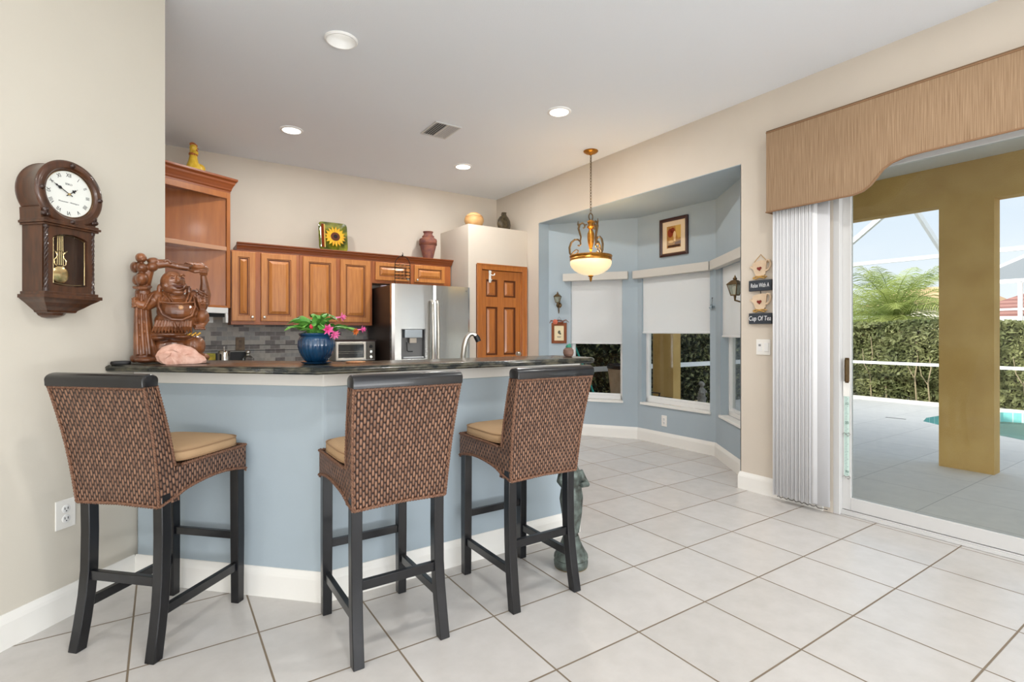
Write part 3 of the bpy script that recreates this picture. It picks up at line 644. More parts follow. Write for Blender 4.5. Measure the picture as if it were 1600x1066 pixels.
# faucet
fa = thing('kitchen_faucet', 'curved chrome pull-down faucet rising behind the bar top', 'faucet', (1.625, 3.0, .91))
mb = MB(); mb.lathe([(.028, 0), (.028, .006), (.02, .012), (.02, .03)], 20); mb.build('base', M_nickel, fa)
mb = MB(); mb.tube([(0, 0, .03), (0, 0, .10), (.001, .0, .17), (.006, -.005, .23), (.018, -.012, .28), (.036, -.02, .308), (.056, -.03, .314), (.072, -.037, .30)], [.017, .017, .017, .017, .017, .016, .015, .015], 16); mb.build('spout', M_nickel, fa)
mb = MB(); mb.tube([(.072, -.037, .30), (.082, -.042, .283), (.09, -.046, .262)], [.017, .019, .018], 16); mb.build('spray_head', M_black, fa)
mb = MB(); mb.tube([(.018, 0, .07), (.05, 0, .075), (.09, 0, .09)], [.008, .007, .006], 10); mb.build('lever', M_nickel, fa)

# ------------------------------------------------------------------ bar stools
def uvgrid(mb, fn, nu, nv, flip=False):
    """fn(s,t) -> (point, (u,v)); s,t in 0..1"""
    uvl = mb.bm.loops.layers.uv.verify(); G = []
    for i in range(nu+1):
        G.append([]); 
        for j in range(nv+1):
            p, q = fn(i/nu, j/nv); G[-1].append((mb.v(p), q))
    for i in range(nu):
        for j in range(nv):
            q = [G[i][j], G[i+1][j], G[i+1][j+1], G[i][j+1]]
            f = mb.f([x[0] for x in q])
            if f:
                for lp, x in zip(f.loops, q): lp[uvl].uv = x[1]
def braid(mb, pts, r=.006, n=6):
    """two strands twisted around a path"""
    P = [Vector(p) for p in pts]; D = [0]
    for i in range(1, len(P)): D.append(D[-1]+(P[i]-P[i-1]).length)
    Lt = D[-1]; k = max(8, int(Lt/.006))
    for s in (0, PI):
        out_ = []; seg = 0
        for i in range(k+1):
            d = Lt*i/k
            while seg < len(D)-2 and D[seg+1] < d: seg += 1
            t = (d-D[seg])/max(D[seg+1]-D[seg], 1e-6); p = P[seg].lerp(P[seg+1], t); tn = (P[seg+1]-P[seg]).normalized()
            a = tn.cross(Vector((0, 0, 1))); a = a.normalized() if a.length > .1 else Vector((1, 0, 0)); b = a.cross(tn)
            ph = d/.024*2*PI+s; out_.append(p+(a*math.cos(ph)+b*math.sin(ph))*r*.55)
        mb.tube(out_, r*.72, n)
def make_stool():
    t = thing('bar_stool', 'x', 'bar stool')
    # profile of the woven back (y, z), outer and inner surface
    def wv(z): # half width at height z
        return .187+.024*max(0, (z-.575))/.46
    zb, ztp = .572, 1.034
    def yo(z): q = (z-zb)/(ztp-zb); return -.222-.088*q+.012*math.sin(PI*q)
    def yi(z): return yo(z)+.095-.04*(z-zb)/(ztp-zb)
    mb = MB()
    uvgrid(mb, lambda s, v: ((-wv(zb+v*(ztp-zb))*(1-2*s), yo(zb+v*(ztp-zb)), zb+v*(ztp-zb)+.006*math.sin(PI*s)*(1-v)), (s*.40, zb+v*.48)), 10, 16)
    uvgrid(mb, lambda s, v: ((wv(zb+v*(ztp-zb))*(1-2*s), yi(zb+v*(ztp-zb)), zb+v*(ztp-zb)), (s*.40, zb+v*.48)), 10, 16)
    for sg in (-1, 1):
        uvgrid(mb, lambda s, v: ((sg*wv(zb+v*(ztp-zb)), yo(zb+v*(ztp-zb))+(yi(zb+v*(ztp-zb))-yo(zb+v*(ztp-zb)))*s, zb+v*(ztp-zb)), (s*.075+.2, zb+v*.48)), 4, 16)
    uvgrid(mb, lambda s, v: ((-wv(zb)*(1-2*s), yo(zb)+v*.09, zb+.006*math.sin(PI*s)*(1-v)), (s*.4, v*.09)), 10, 2)
    bk = mb.build('backrest', M_wick, t, smooth=50)
    # seat skirt, arched lower edge
    y0, y1 = -.145, .238; hw = .196
    def arch(s): return .598+.034*math.sin(PI*min(max(s, 0), 1))**.8
    def hwid(y): return .189+(hw-.189)*min(1, (y-y0)/.15)
    mb = MB()
    for sg in (-1, 1):
        uvgrid(mb, lambda s, v: ((sg*hwid(y0+(y1-y0)*s), y0+(y1-y0)*s, (arch(s*.93) if s > .0 else .592)+(.712-arch(s*.93))*v), (s*.39, arch(s)+(.712-arch(s))*v)), 16, 4)
    uvgrid(mb, lambda s, v: ((-hw+2*hw*s, y1, .598+.012*math.sin(PI*s)+(.712-.598-.012*math.sin(PI*s))*v), (s*.39+.1, .6+.11*v)), 12, 4)
    uvgrid(mb, lambda s, v: ((-hw+2*hw*s, y0+(y1-y0)*v, .710), (s*.39, v*.39)), 4, 4)
    uvgrid(mb, lambda s, v: ((-.188+2*.188*s, y0+(y1-y0)*v, .64), (s*.39, v*.39)), 4, 4)
    mb.build('seat', M_wick, t, smooth=50)
    mb = MB()
    braid(mb, [(-wv(zb), yo(zb)-.001, zb), (0, yo(zb)-.001, zb+.006), (wv(zb), yo(zb)-.001, zb)])
    for sg in (-1, 1):
        braid(mb, [(sg*wv(zb), yo(zb), zb), (sg*.189, y0, .592)]+[(sg*(hwid(y0+(y1-y0)*s)+.001), y0+(y1-y0)*s, arch(s*.93)-.002) for s in (.1, .2, .35, .5, .65, .8, .9, 1)])
        braid(mb, [(sg*(hw-.001), y0+.02, .712), (sg*hw, 0, .714), (sg*hw, y1, .714)])
        braid(mb, [(sg*(wv(z)+.001), yo(z)-.001, z) for z in [zb+i*(ztp-zb)/8 for i in range(9)]], .005)
        braid(mb, [(sg*(wv(z)+.001), yi(z), z) for z in [.715+i*(ztp-.715)/6 for i in range(7)]], .005)
    braid(mb, [(-hw, y1, .714), (hw, y1, .714)]); braid(mb, [(-hw, y1+.001, .598), (0, y1+.001, .609), (hw, y1+.001, .598)])
    braid(mb, [(-wv(ztp), yo(ztp)-.002, ztp-.006), (wv(ztp), yo(ztp)-.002, ztp-.006)])
    mb.build('braid_trim', M_braid, t, smooth=60)
    # top rail: rounded bar
    mb = MB(); yc = (yo(ztp)+yi(ztp))/2; prof = []
    for a_ in range(0, 181, 20): prof.append((.036*math.cos(R(a_)), .022+.024*math.sin(R(a_))))
    prof += [(-.034, -.002), (.034, -.002)]
    wr = wv(ztp)+.004
    rings = []
    for xx, k in ((-wr-.004, .82), (-wr, .97), (-wr+.006, 1), (wr-.006, 1), (wr, .97), (wr+.004, .82)):
        rings.append([(xx, yc+py*k-.004, ztp+.018+(pz-.018)*k) for py, pz in prof])
    mb.loft(rings); mb.build('top_rail', M_blackw, t, smooth=40)
    # cushion: stacked superellipse rings
    def sq(hx, hy, cy, z, n=40, e_=5.5):
        r = []
        for k in range(n):
            a = 2*PI*k/n; c_, s_ = math.cos(a), math.sin(a)
            r.append((hx*math.copysign(abs(c_)**(2/e_), c_), cy+hy*math.copysign(abs(s_)**(2/e_), s_), z))
        return r
    cy = .052; hx, hy = .188, .182
    mb = MB(); mb.loft([sq(hx-.02, hy-.02, cy, .713), sq(hx-.004, hy-.004, cy, .718), sq(hx, hy, cy, .73), sq(hx, hy, cy, .748), sq(hx-.004, hy-.004, cy, .757), sq(hx-.025, hy-.025, cy, .768), sq(hx-.07, hy-.07, cy, .776), sq(hx-.14, hy-.14, cy, .779)])
    cu = mb.build('cushion', M_cush, t, smooth=70)
    mb = MB()
    for z, k in ((.758, .001), (.722, .001)): 
        p = sq(hx-.002+k, hy-.002+k, cy, z); mb.tube(p+[p[0]], .0028, 6)
    mb.build('piping', M_pipe, cu)
    # legs
    for sx in (-1, 1):
        mb = MB(); h = .021
        rg = lambda x, y, z, k=1: [(x-h*k, y-h*k, z), (x+h*k, y-h*k, z), (x+h*k, y+h*k, z), (x-h*k, y+h*k, z)]
        mb.loft([rg(sx*.172, .212, 0, .92), rg(sx*.172, .212, .30), rg(sx*.172, .21, .64)]); mb.build('leg', M_blackw, t, smooth=0, bevel=.003)
        mb = MB(); mb.loft([rg(sx*.174, -.232, 0, 1), rg(sx*.172, -.214, .10, 1), rg(sx*.170, -.199, .2), rg(sx*.168, -.19, .3), rg(sx*.168, -.187, .45), rg(sx*.168, -.19, .64)]); mb.build('leg', M_blackw, t, smooth=20, bevel=.003)
        mb = MB(); mb.box(sx*.172-.011, sx*.172+.011, -.202, .193, .150, .186); mb.build('stretcher', M_blackw, t, smooth=0, bevel=.002)
    mb = MB(); mb.box(-.152, .152, .202, .222, .288, .322); mb.build('stretcher', M_blackw, t, smooth=0, bevel=.002)
    mb = MB(); mb.box(-.150, .150, -.204, -.182, .262, .298); mb.build('stretcher', M_blackw, t, smooth=0, bevel=.002)
    return t
st0 = make_stool()
spots = [(.012, 2.655, -45, 'wicker bar stool nearest the clock wall, turned so its tan cushion shows'),
         (.768, 2.140, 0, 'wicker bar stool in the middle of the three, its cushion mostly hidden by the back'),
         (1.462, 2.135, 0, 'wicker bar stool at the bar end beside the bronze statue')]
for i, (x, y, a, lb) in enumerate(spots):
    o = st0 if i == 0 else copy_tree(st0)
    o.location = (x, y, 0); o.rotation_euler.z = R(a); tag(o, lb, 'bar stool', 'wicker bar stools at the peninsula')

# ------------------------------------------------------------------ wall clock
ck = thing('wall_clock', 'walnut pendulum wall clock with a round white dial on the left wall', 'clock', (-.397, 2.903, 1.806), R(45))
mb = MB(); mb.xf(rx=PI/2); mb.lathe([(.128, 0), (.130, .006), (.126, .012), (.126, .088), (.131, .096)], 56); mb.build('drum', M_walnut, ck)
mb = MB(); mb.xf((0, 0, 0), rx=PI/2); mb.lathe([(.126, .094), (.135, .100), (.137, .108), (.134, .115), (.128, .119), (.120, .1205), (.108, .120), (.104, .116), (.101, .112), (.0975, .1115), (.0975, .100)], 64, cap=False); mb.build('bezel', M_walnut, ck)
mb = MB(); mb.xf(rx=PI/2); mb.lathe([(.0985, .100), (.0985, .1045), (.094, .106)], 56, cap=False); mb.build('inner_ring', M_brass, ck)
mb = MB(); mb.xf(rx=PI/2); mb.lathe([(.0985, .09), (.0985, .101)], 56); dial = mb.build('dial', mat('dial_paper', (232, 234, 228), .5), ck, smooth=0)
mb = MB()
for k, nm in enumerate(['XII', 'I', 'II', 'III', 'IIII', 'V', 'VI', 'VII', 'VIII', 'IX', 'X', 'XI']):
    a = R(30*k); text_into(mb, nm, .022, (.078*math.sin(a), -.1013, .078*math.cos(a)), rot=-a, sx=.8)
mb.build('numerals', M_black, dial, smooth=0)
mb = MB(); text_into(mb, 'SEIKO', .011, (0, -.1013, .041)); text_into(mb, 'Westminster - Whittington', .0075, (0, -.1013, -.034), shear=.3); mb.build('lettering', mat('dial_print', (90, 92, 92), .5), dial, smooth=0)
def hand(Ln, ang, wd, nm, y):
    mb = MB(); mb.xf((0, y, 0), ry=R(ang))
    P = [(-.0018, -.014), (.0018, -.014), (.0016, Ln*.4), (wd, Ln*.52), (.0016, Ln*.64), (wd*.6, Ln*.70), (.0008, Ln*.78), (.0003, Ln), (-.0003, Ln), (-.0008, Ln*.78), (-wd*.6, Ln*.70), (-.0016, Ln*.64), (-wd, Ln*.52), (-.0016, Ln*.4)]
    a_ = [mb.v((x, 0, z)) for x, z in P]; b_ = [mb.v((x, -.0008, z)) for x, z in P]; mb.f(a_); mb.f(b_[::-1])
    for i in range(len(P)): mb.f([a_[i], a_[(i+1) % len(P)], b_[(i+1) % len(P)], b_[i]])
    mb.build(nm, M_black, ck, smooth=0)
hand(.045, 52, .008, 'hour_hand', -.104); hand(.082, -62, .007, 'minute_hand', -.1055)
mb = MB(); mb.xf(rx=PI/2); mb.lathe([(.005, .1013), (.005, .108), (.001, .110)], 12); mb.build('hub', M_brass, ck)
for k in range(4):
    a = R(90*k); mb = MB(); mb.xf((.117*math.sin(a), -.119, .117*math.cos(a)), rx=PI/2); mb.lathe([(.0095, 0), (.0105, .003), (.008, .006), (.0085, .008), (.005, .012), (.001, .013)], 14)
    mb.ball((0.004, 0, .006), .005, 8, 6); mb.ball((-.004, 0.003, .006), .005, 8, 6); mb.build('rosette', M_walnut_d, ck)
# lower case
Z0, Z1 = -.41, -.125
mb = MB(); mb.box(-.102, -.094, -.10, 0, Z0, Z1+.02); mb.box(.094, .102, -.10, 0, Z0, Z1+.02); mb.box(-.094, .094, -.012, 0, Z0, Z1); 
mb.box(-.102, .102, -.1, 0, Z1-.02, Z1+.006); case = mb.build('case', M_walnut, ck, smooth=0)
# door with arched window
mb = MB()
def archpts(hw_, zb_, zt_, rise, n=10, bow=0):
    p = [(-hw_, zb_)]
    if bow: p = [(-hw_*math.cos(R(180*i/n)) if 0 else -hw_+2*hw_*i/n, zb_-bow*math.sin(PI*i/n)) for i in range(n+1)]
    else: p = [(-hw_+2*hw_*i/n, zb_) for i in range(n+1)]
    p += [(hw_-2*hw_*i/n, zt_+rise*math.sin(PI*i/n)**.7) for i in range(n+1)]
    return p
ow = archpts(.094, Z0+.0, Z1-.02, 0); iw = archpts(.070, Z0+.03, Z1-.062, .018, bow=.006)
for (A_, ya), (B_, yb) in (((ow, -.100), (ow, -.112)), ((ow, -.112), (iw, -.112)), ((iw, -.112), (iw, -.098)), ((iw, -.098), (ow, -.100))):
    a_ = [mb.v((x, ya, z)) for x, z in A_]; b_ = [mb.v((x, yb, z)) for x, z in B_]
    for i in range(len(A_)): mb.f([a_[i], a_[(i+1) % len(A_)], b_[(i+1) % len(A_)], b_[i]])
bmesh.ops.remove_doubles(mb.bm, verts=mb.bm.verts, dist=1e-5)
cd = mb.build('case_door', M_walnut, ck, smooth=0)
mb = MB(); mb.f([mb.v((x*.995, -.102, z)) for x, z in iw]); mb.build('glass', M_glassc, cd, smooth=0)
mb = MB(); g = [(x*.9, -.1035, (z-(Z0+Z1)/2)*.94+(Z0+Z1)/2) for x, z in iw]; mb.tube(g+[g[0]], .0011, 6); mb.build('gold_border', M_brass, cd)
for sx in (-1, 1):
    mb = MB(); pp = []
    for i in range(49): pp.append(i/48)
    for s in (0, 2*PI/3, 4*PI/3):
        mb.tube([(sx*.094+.0038*math.cos(q*26+s), -.108+.0038*math.sin(q*26+s), Z0+.012+q*(Z1-.03-Z0)) for q in pp], .0042, 6)
    mb.lathe([(.0095, Z0), (.0095, Z0+.014)], 12, cx=sx*.094, cy=-.108); mb.lathe([(.0095, Z1-.03), (.0095, Z1-.018)], 12, cx=sx*.094, cy=-.108)
    mb.build('twisted_column', M_walnut_d, ck)
    mb = MB(); mb.ball((sx*.098, -.112, -.085), (.012, .01, .014), 10, 8); mb.ball((sx*.104, -.112, -.100), (.012, .01, .011), 10, 8); mb.ball((sx*.092, -.114, -.103), (.009, .008, .009), 10, 8); mb.ball((sx*.098, -.112, -.070), (.007, .007, .010), 10, 8); mb.build('carved_ornament', M_walnut_d, ck)
# shoulder (saddle under the drum) and mouldings
mb = MB(); P = [(-.11, Z1+.006), (.11, Z1+.006), (.112, -.075), (.098, -.062)]+[(.132*math.sin(R(a_)), -.132*math.cos(R(a_))) for a_ in range(46, -47, -8)]+[(-.098, -.062), (-.112, -.075)]
for (ya, yb) in ((0, -.106),):
    a_ = [mb.v((x, ya, z)) for x, z in P]; b_ = [mb.v((x, yb, z)) for x, z in P]; mb.f(a_); mb.f(b_[::-1])
    for i in range(len(P)): mb.f([a_[i], a_[(i+1) % len(P)], b_[(i+1) % len(P)], b_[i]])
mb.build('shoulder', M_walnut, ck, smooth=0)
mb = MB()
for z, w_, d_, h_ in ((Z1-.02, .112, .122, .008), (Z1-.012, .118, .128, .010), (Z1-.002, .112, .122, .008)): mb.box(-w_, w_, -d_, 0, z, z+h_)
mb.build('upper_moulding', M_walnut, ck, smooth=0, bevel=.002)
mb = MB()
for z, w_, d_, h_ in ((Z0-.012, .110, .122, .012), (Z0-.026, .120, .132, .014)): mb.box(-w_, w_, -d_, 0, z, z+h_)
rg = lambda w_, d_, z: [(-w_, 0, z), (-w_, -d_, z), (w_, -d_, z), (w_, 0, z)]
mb.loft([rg(.116, .128, Z0-.026), rg(.108, .118, Z0-.034), rg(.095, .104, Z0-.044), rg(.078, .088, Z0-.060), rg(.062, .07, Z0-.074), rg(.058, .068, Z0-.082), rg(.05, .06, Z0-.084)])
rings = []
for z, k in ((Z0-.084, 1), (Z0-.094, .86), (Z0-.102, .6), (Z0-.106, .2)): rings.append([(.052*k*math.cos(R(a_)), -.062*k*abs(math.sin(R(a_))), z) for a_ in range(180, 361, 15)])
mb.loft(rings); mb.build('base_moulding', M_walnut, ck, smooth=0, bevel=.0015)
# pendulum
mb = MB()
px = -.010
for dx in (-.012, -.004, .004, .012): mb.tube([(px+dx*.8, -.07, Z1-.03), (px+dx, -.07, Z0+.115)], .0012, 6)
mb.tube([(px-.028, -.07, -.235), (px-.02, -.07, -.242), (px, -.07, -.236), (px+.02, -.07, -.242), (px+.028, -.07, -.235)], .0022, 6)
for s in (-1, 1): mb.tube([(px+s*.02, -.07, -.24), (px+s*.012, -.07, -.252), (px+s*.013, -.07, -.262), (px+s*.024, -.07, -.275), (px+s*.022, -.07, -.292), (px+s*.008, -.07, -.302), (px, -.07, -.304)], .0028, 6)
mb.xf((px, -.07, -.335), rx=PI/2); mb.lathe([(.002, -.004), (.034, -.003), (.036, 0), (.034, .003), (.028, .005), (.002, .008)], 32)
mb.build('pendulum', M_brass, ck)

# ------------------------------------------------------------------ laughing monk wood carving
M_carv = mat('carved_hardwood', (70, 36, 20), .3, col2=(146, 90, 52), vscale=7, vstretch=(1, 1, 1.6), coat=.5, bump=.1, bscale=60)
M_carvd = mat('carved_hardwood_dark', (84, 42, 26), .4, coat=.3)
bs = thing('wood_carving', 'carved wooden laughing monk under an arched branch on the granite bar', 'statue', (.030, 3.10, 1.0808), 0)
KX, KZ = .000568*.86, .000568
def q(u, v, y=0): return ((u-440)*KX, y, (1008-v)*KZ)
def el(mb, u, v, y, ru, rv, ry_=None): mb.ball(q(u, v, y), (ru*KX, (ry_ if ry_ is not None else ru*KX*.85), rv*KZ), 20, 14)
def tb(mb, pts, rr, n=12): mb.tube([q(*p) for p in pts], [r*KZ*.93 for r in rr], n)
RM = (('REMESH', dict(mode='VOXEL', voxel_size=.0024, use_smooth_shade=True)), ('SMOOTH', dict(iterations=2, factor=.5)))
mb = MB() # monk: body, robe, head, arms as one fused surface
el(mb, 500, 560, -.028, 178, 120, .078); el(mb, 495, 640, -.01, 190, 100, .08); el(mb, 480, 470, -.005, 150, 95, .062)
el(mb, 340, 445, -.005, 80, 70, .05); el(mb, 640, 430, -.005, 80, 70, .05); el(mb, 470, 400, -.015, 95, 60, .045)
el(mb, 462, 312, -.032, 108, 104, .06); el(mb, 470, 360, -.045, 96, 58, .05)   # skull, jowls
el(mb, 350, 372, -.03, 22, 44, .012); el(mb, 600, 372, -.03, 24, 40, .012)     # ear lobes
el(mb, 400, 345, -.066, 34, 30, .02); el(mb, 556, 345, -.066, 30, 30, .02)       # cheeks
el(mb, 505, 300, -.092, 20, 22, .012); el(mb, 503, 275, -.088, 12, 26, .01)     # nose
tb(mb, [(430, 262, -.084), (452, 250, -.089), (476, 258, -.088)], [9, 11, 8]); tb(mb, [(522, 254, -.088), (545, 244, -.084), (564, 254, -.076)], [8, 11, 8])   # brows
tb(mb, [(440, 330, -.080), (470, 312, -.092), (505, 322, -.094), (545, 310, -.084), (568, 322, -.072)], [4, 5, 5, 5, 4])
tb(mb, [(450, 350, -.082), (480, 374, -.090), (515, 378, -.090), (548, 364, -.082), (562, 340, -.074)], [8, 10, 11, 10, 8])
el(mb, 505, 400, -.075, 50, 22, .016)
# arms
tb(mb, [(330, 440, 0), (280, 480, -.02), (235, 520, -.035), (190, 510, -.045), (160, 490, -.045)], [64, 66, 52, 34, 28])
for k in range(4): tb(mb, [(178, 458+k*22, -.030), (150, 456+k*22, -.052), (134, 462+k*22, -.036), (140, 466+k*22, -.010)], [12, 12, 11, 9], 8)
tb(mb, [(650, 430, 0), (700, 450, -.005), (738, 440, -.012)], [70, 78, 56]); tb(mb, [(720, 480, -.008), (745, 400, -.015), (738, 300, -.02), (728, 230, -.024)], [66, 52, 34, 26])
for k in range(4): tb(mb, [(706+k*16, 232, -.04), (700+k*18, 208, -.050), (702+k*18, 188, -.044)], [11, 11, 9], 8)
# sleeve folds
el(mb, 716, 470, -.01, 62, 92, .05); el(mb, 745, 400, -.012, 40, 70, .036)
for k in range(4): tb(mb, [(668+k*22, 400, -.055), (680+k*20, 470, -.064), (700+k*14, 540, -.05)], [7, 9, 6], 8)
for k in range(5): tb(mb, [(660+k*14, 360+k*26, -.062+k*.004), (715, 390+k*26, -.068), (765, 410+k*20, -.045)], [7, 10, 6], 8)
for k in range(4): tb(mb, [(300-k*10, 410+k*30, -.055), (270-k*12, 460+k*24, -.066), (250-k*12, 520+k*10, -.06)], [6, 9, 6], 8)
# robe edge round the belly, lapels
tb(mb, [(350, 440, -.058), (345, 520, -.082), (375, 590, -.098), (450, 632, -.108), (540, 636, -.108), (620, 600, -.096), (652, 520, -.076), (640, 430, -.056)], [9, 11, 12, 12, 12, 12, 10, 8])
tb(mb, [(350, 485, -.085), (440, 492, -.100), (540, 492, -.102), (640, 480, -.082)], [7, 8, 8, 7])
for a_, b_ in (((380, 410), (440, 485)), ((420, 415), (465, 485)), ((600, 400), (570, 485)), ((630, 410), (600, 480))): tb(mb, [(*a_, -.055), ((a_[0]+b_[0])/2, (a_[1]+b_[1])/2, -.080), (*b_, -.094)], [8, 9, 7], 8)
# pleated skirt
for k in range(13):
    u0 = 320+k*24; tb(mb, [(u0+10, 640, -.085-.014*math.sin(PI*k/12)), (u0-4+k*.6, 690, -.092-.014*math.sin(PI*k/12)), (u0-30+k*3.6, 745, -.070-.02*math.sin(PI*k/12))], [9, 12, 8], 8)
tb(mb, [(470, 660, -.112), (485, 700, -.116), (480, 735, -.108)], [9, 9, 6], 8); tb(mb, [(530, 660, -.112), (520, 700, -.116), (535, 735, -.106)], [9, 9, 6], 8)
# raised knee, foot
el(mb, 715, 600, -.03, 66, 66, .05); tb(mb, [(640, 620, -.01), (700, 600, -.03), (740, 640, -.03), (715, 680, -.04), (650, 690, -.05)], [60, 60, 44, 30, 26])
for k in range(5): tb(mb, [(650+k*20, 700, -.05), (655+k*20, 716, -.064)], [12, 10], 8)
el(mb, 430, 760, -.01, 170, 46, .07)
fig = mb.build('monk_figure', M_carv, bs, smooth=60, mods=RM)
mb = MB(); tb(mb, [(462, 340, -.0905), (490, 350, -.0965), (520, 352, -.0965), (548, 340, -.0875)], [7, 12, 12, 7], 10); mb.build('mouth', M_carvd, fig)
mb = MB(); tb(mb, [(436, 285, -.082), (455, 277, -.0885), (474, 284, -.090)], [4, 6, 4], 8); tb(mb, [(526, 280, -.090), (545, 273, -.0845), (560, 280, -.077)], [4, 6, 4], 8); mb.build('eyes', M_carvd, fig)
mb = MB(); mb.xf(q(528, 530, -.1045), rx=PI/2); mb.lathe([(.011, -.004), (.011, .0), (.008, .003), (.006, .001), (.001, .003)], 18); mb.build('button', mat('button_wood', (196, 150, 110), .4), fig)
mb = MB() # trunk and arch
tb(mb, [(215, 985, -.01), (225, 900, -.01), (222, 800, 0), (214, 650, 0), (212, 520, 0), (215, 390, 0)], [78, 84, 82, 72, 66, 62], 16)
tb(mb, [(330, 960, -.02), (290, 860, -.03), (262, 740, -.03), (252, 600, -.03), (250, 450, -.025)], [34, 32, 26, 20, 14])
for k in range(3): tb(mb, [(176+k*48, 930, -.050), (170+k*42, 760, -.046), (166+k*38, 600, -.038), (168+k*36, 420, -.032)], [14, 15, 13, 11], 10)
tb(mb, [(215, 400, 0), (225, 340, 0), (250, 250, 0), (270, 190, 0)], [60, 50, 44, 40])
tb(mb, [(140, 362, -.01), (190, 372, -.04), (240, 368, -.03), (282, 350, 0)], [14, 20, 18, 12])
el(mb, 205, 290, -.02, 54, 58, .045); el(mb, 160, 300, 0, 34, 44, .03); el(mb, 150, 190, 0, 42, 48, .035); el(mb, 205, 195, -.02, 50, 44, .035)
el(mb, 200, 112, -.025, 48, 42, .035); el(mb, 212, 130, -.050, 22, 16, .014); el(mb, 300, 130, 0, 56, 34, .03); el(mb, 290, 180, -.01, 52, 42, .03)
tb(mb, [(270, 160, 0), (340, 150, 0), (420, 140, 0), (500, 160, 0), (580, 168, 0), (660, 160, 0), (730, 170, 0)], [40, 44, 40, 30, 32, 36, 30])
tb(mb, [(390, 130, -.02), (420, 112, -.02), (450, 140, -.02)], [10, 14, 10]); 
el(mb, 690, 165, 0, 90, 30, .055); el(mb, 690, 140, 0, 60, 26, .04); tb(mb, [(590, 190, -.02), (650, 205, -.04), (720, 195, -.04), (775, 180, -.01)], [10, 18, 18, 10])
for k in range(4): tb(mb, [(560+k*18, 140, -.03), (580+k*34, 128, -.045), (640+k*36, 150, -.045)], [7, 8, 6], 8)
tr = mb.build('branch_arch', M_carv, bs, smooth=60, mods=RM)
mb = MB() # base with sack and rocks
el(mb, 645, 865, -.005, 108, 100, .062); el(mb, 450, 880, .01, 180, 110, .06); el(mb, 240, 975, -.035, 96, 30, .05); el(mb, 735, 965, -.02, 52, 34, .05); el(mb, 560, 980, -.01, 190, 26, .06); el(mb, 400, 985, -.0, 190, 22, .07); el(mb, 150, 965, 0, 44, 36, .03)
el(mb, 350, 790, -.02, 80, 30, .05); el(mb, 530, 780, -.02, 120, 28, .055)
mb.build('carved_base', M_carv, bs, smooth=60, mods=RM)
mb = MB()
for k in range(9): mb.ball(q(590+k*13, 768-(k % 3)*9, -.055-.006*(k % 2)), .0058, 10, 6)
mb.build('gold_coins', mat('gilded_wood', (206, 160, 70), .35, metal=.5), bs)
# rose quartz
mb = MB(); rnd = random.Random(3)
ol = [(-.104, .040), (-.098, .060), (-.082, .078), (-.050, .092), (-.026, .096), (.004, .090), (.034, .082), (.056, .068), (.074, .050), (.092, .034), (.104, .016), (.098, .004), (.060, 0), (.010, 0), (-.040, 0), (-.078, .004), (-.094, .018)]
rings = []
for yy, k in ((.036, .55), (.030, .82), (.012, .98), (-.008, 1.0), (-.022, .86), (-.030, .62), (-.033, .3)):
    rings.append([((x-.0)*k+rnd.uniform(-.003, .003)-(1-k)*.015, yy+rnd.uniform(-.004, .004), max(0, (z-.045)*k+.045+rnd.uniform(-.003, .003)-(0 if z > .01 else .045*(1-k)))) for x, z in ol])
mb.loft(rings)
tag(mb.build('rose_quartz', mat('rose_quartz', (188, 136, 116), .5, col2=(220, 180, 162), vscale=30, bump=.5, bscale=50), None, smooth=0, loc=(.075, 2.935, 1.0808), rotz=R(-8)), 'rough pale pink quartz rock in front of the wood carving', 'rock')
mb = MB(); mb.loft([[(.040*k*math.cos(2*PI*i/28), .016*k*math.sin(2*PI*i/28), z) for i in range(28)] for k, z in ((.96, 0), (1, .004), (.99, .010), (.9, .015), (.6, .017))])
tag(mb.build('black_case', mat('black_leather', (22, 20, 20), .4), None, loc=(-.165, 3.067, 1.0808), rotz=R(0)), 'low black oval case lying on the bar against the clock wall', 'case')

# ------------------------------------------------------------------ potted Christmas cactus
pp = thing('potted_plant', 'flowering cactus with pink blooms in a fluted blue glazed pot', 'potted plant', (.612, 2.598, 1.0808))
M_glaze = mat('blue_glaze', (14, 62, 96), .12, col2=(8, 32, 58), vscale=10, coat=.6)
mb = MB(); mb.lathe([(.05, 0), (.066, .004), (.072, .012), (.068, .012), (.05, .008)], 40); mb.build('saucer', M_glaze, pp)
mb = MB()
pf = [(.044, .010), (.052, .014), (.062, .03), (.076, .055), (.084, .085), (.083, .110), (.076, .126), (.072, .130), (.078, .136), (.081, .142), (.078, .147), (.070, .146), (.068, .125)]
rings = []
for r_, z in pf:
    fl = .035 if .015 < z < .125 else 0
    rings.append([(r_*(1+fl*abs(math.cos(13*a_))-fl*.5)*math.cos(a_), r_*(1+fl*abs(math.cos(13*a_))-fl*.5)*math.sin(a_), z) for a_ in [2*PI*k/156 for k in range(156)]])
mb.loft(rings, cap=False); mb.lathe([(.069, .12), (.002, .125)], 30); mb.build('pot', [M_glaze], pp, smooth=50)
rnd = random.Random(11); mb = MB(); tips = []
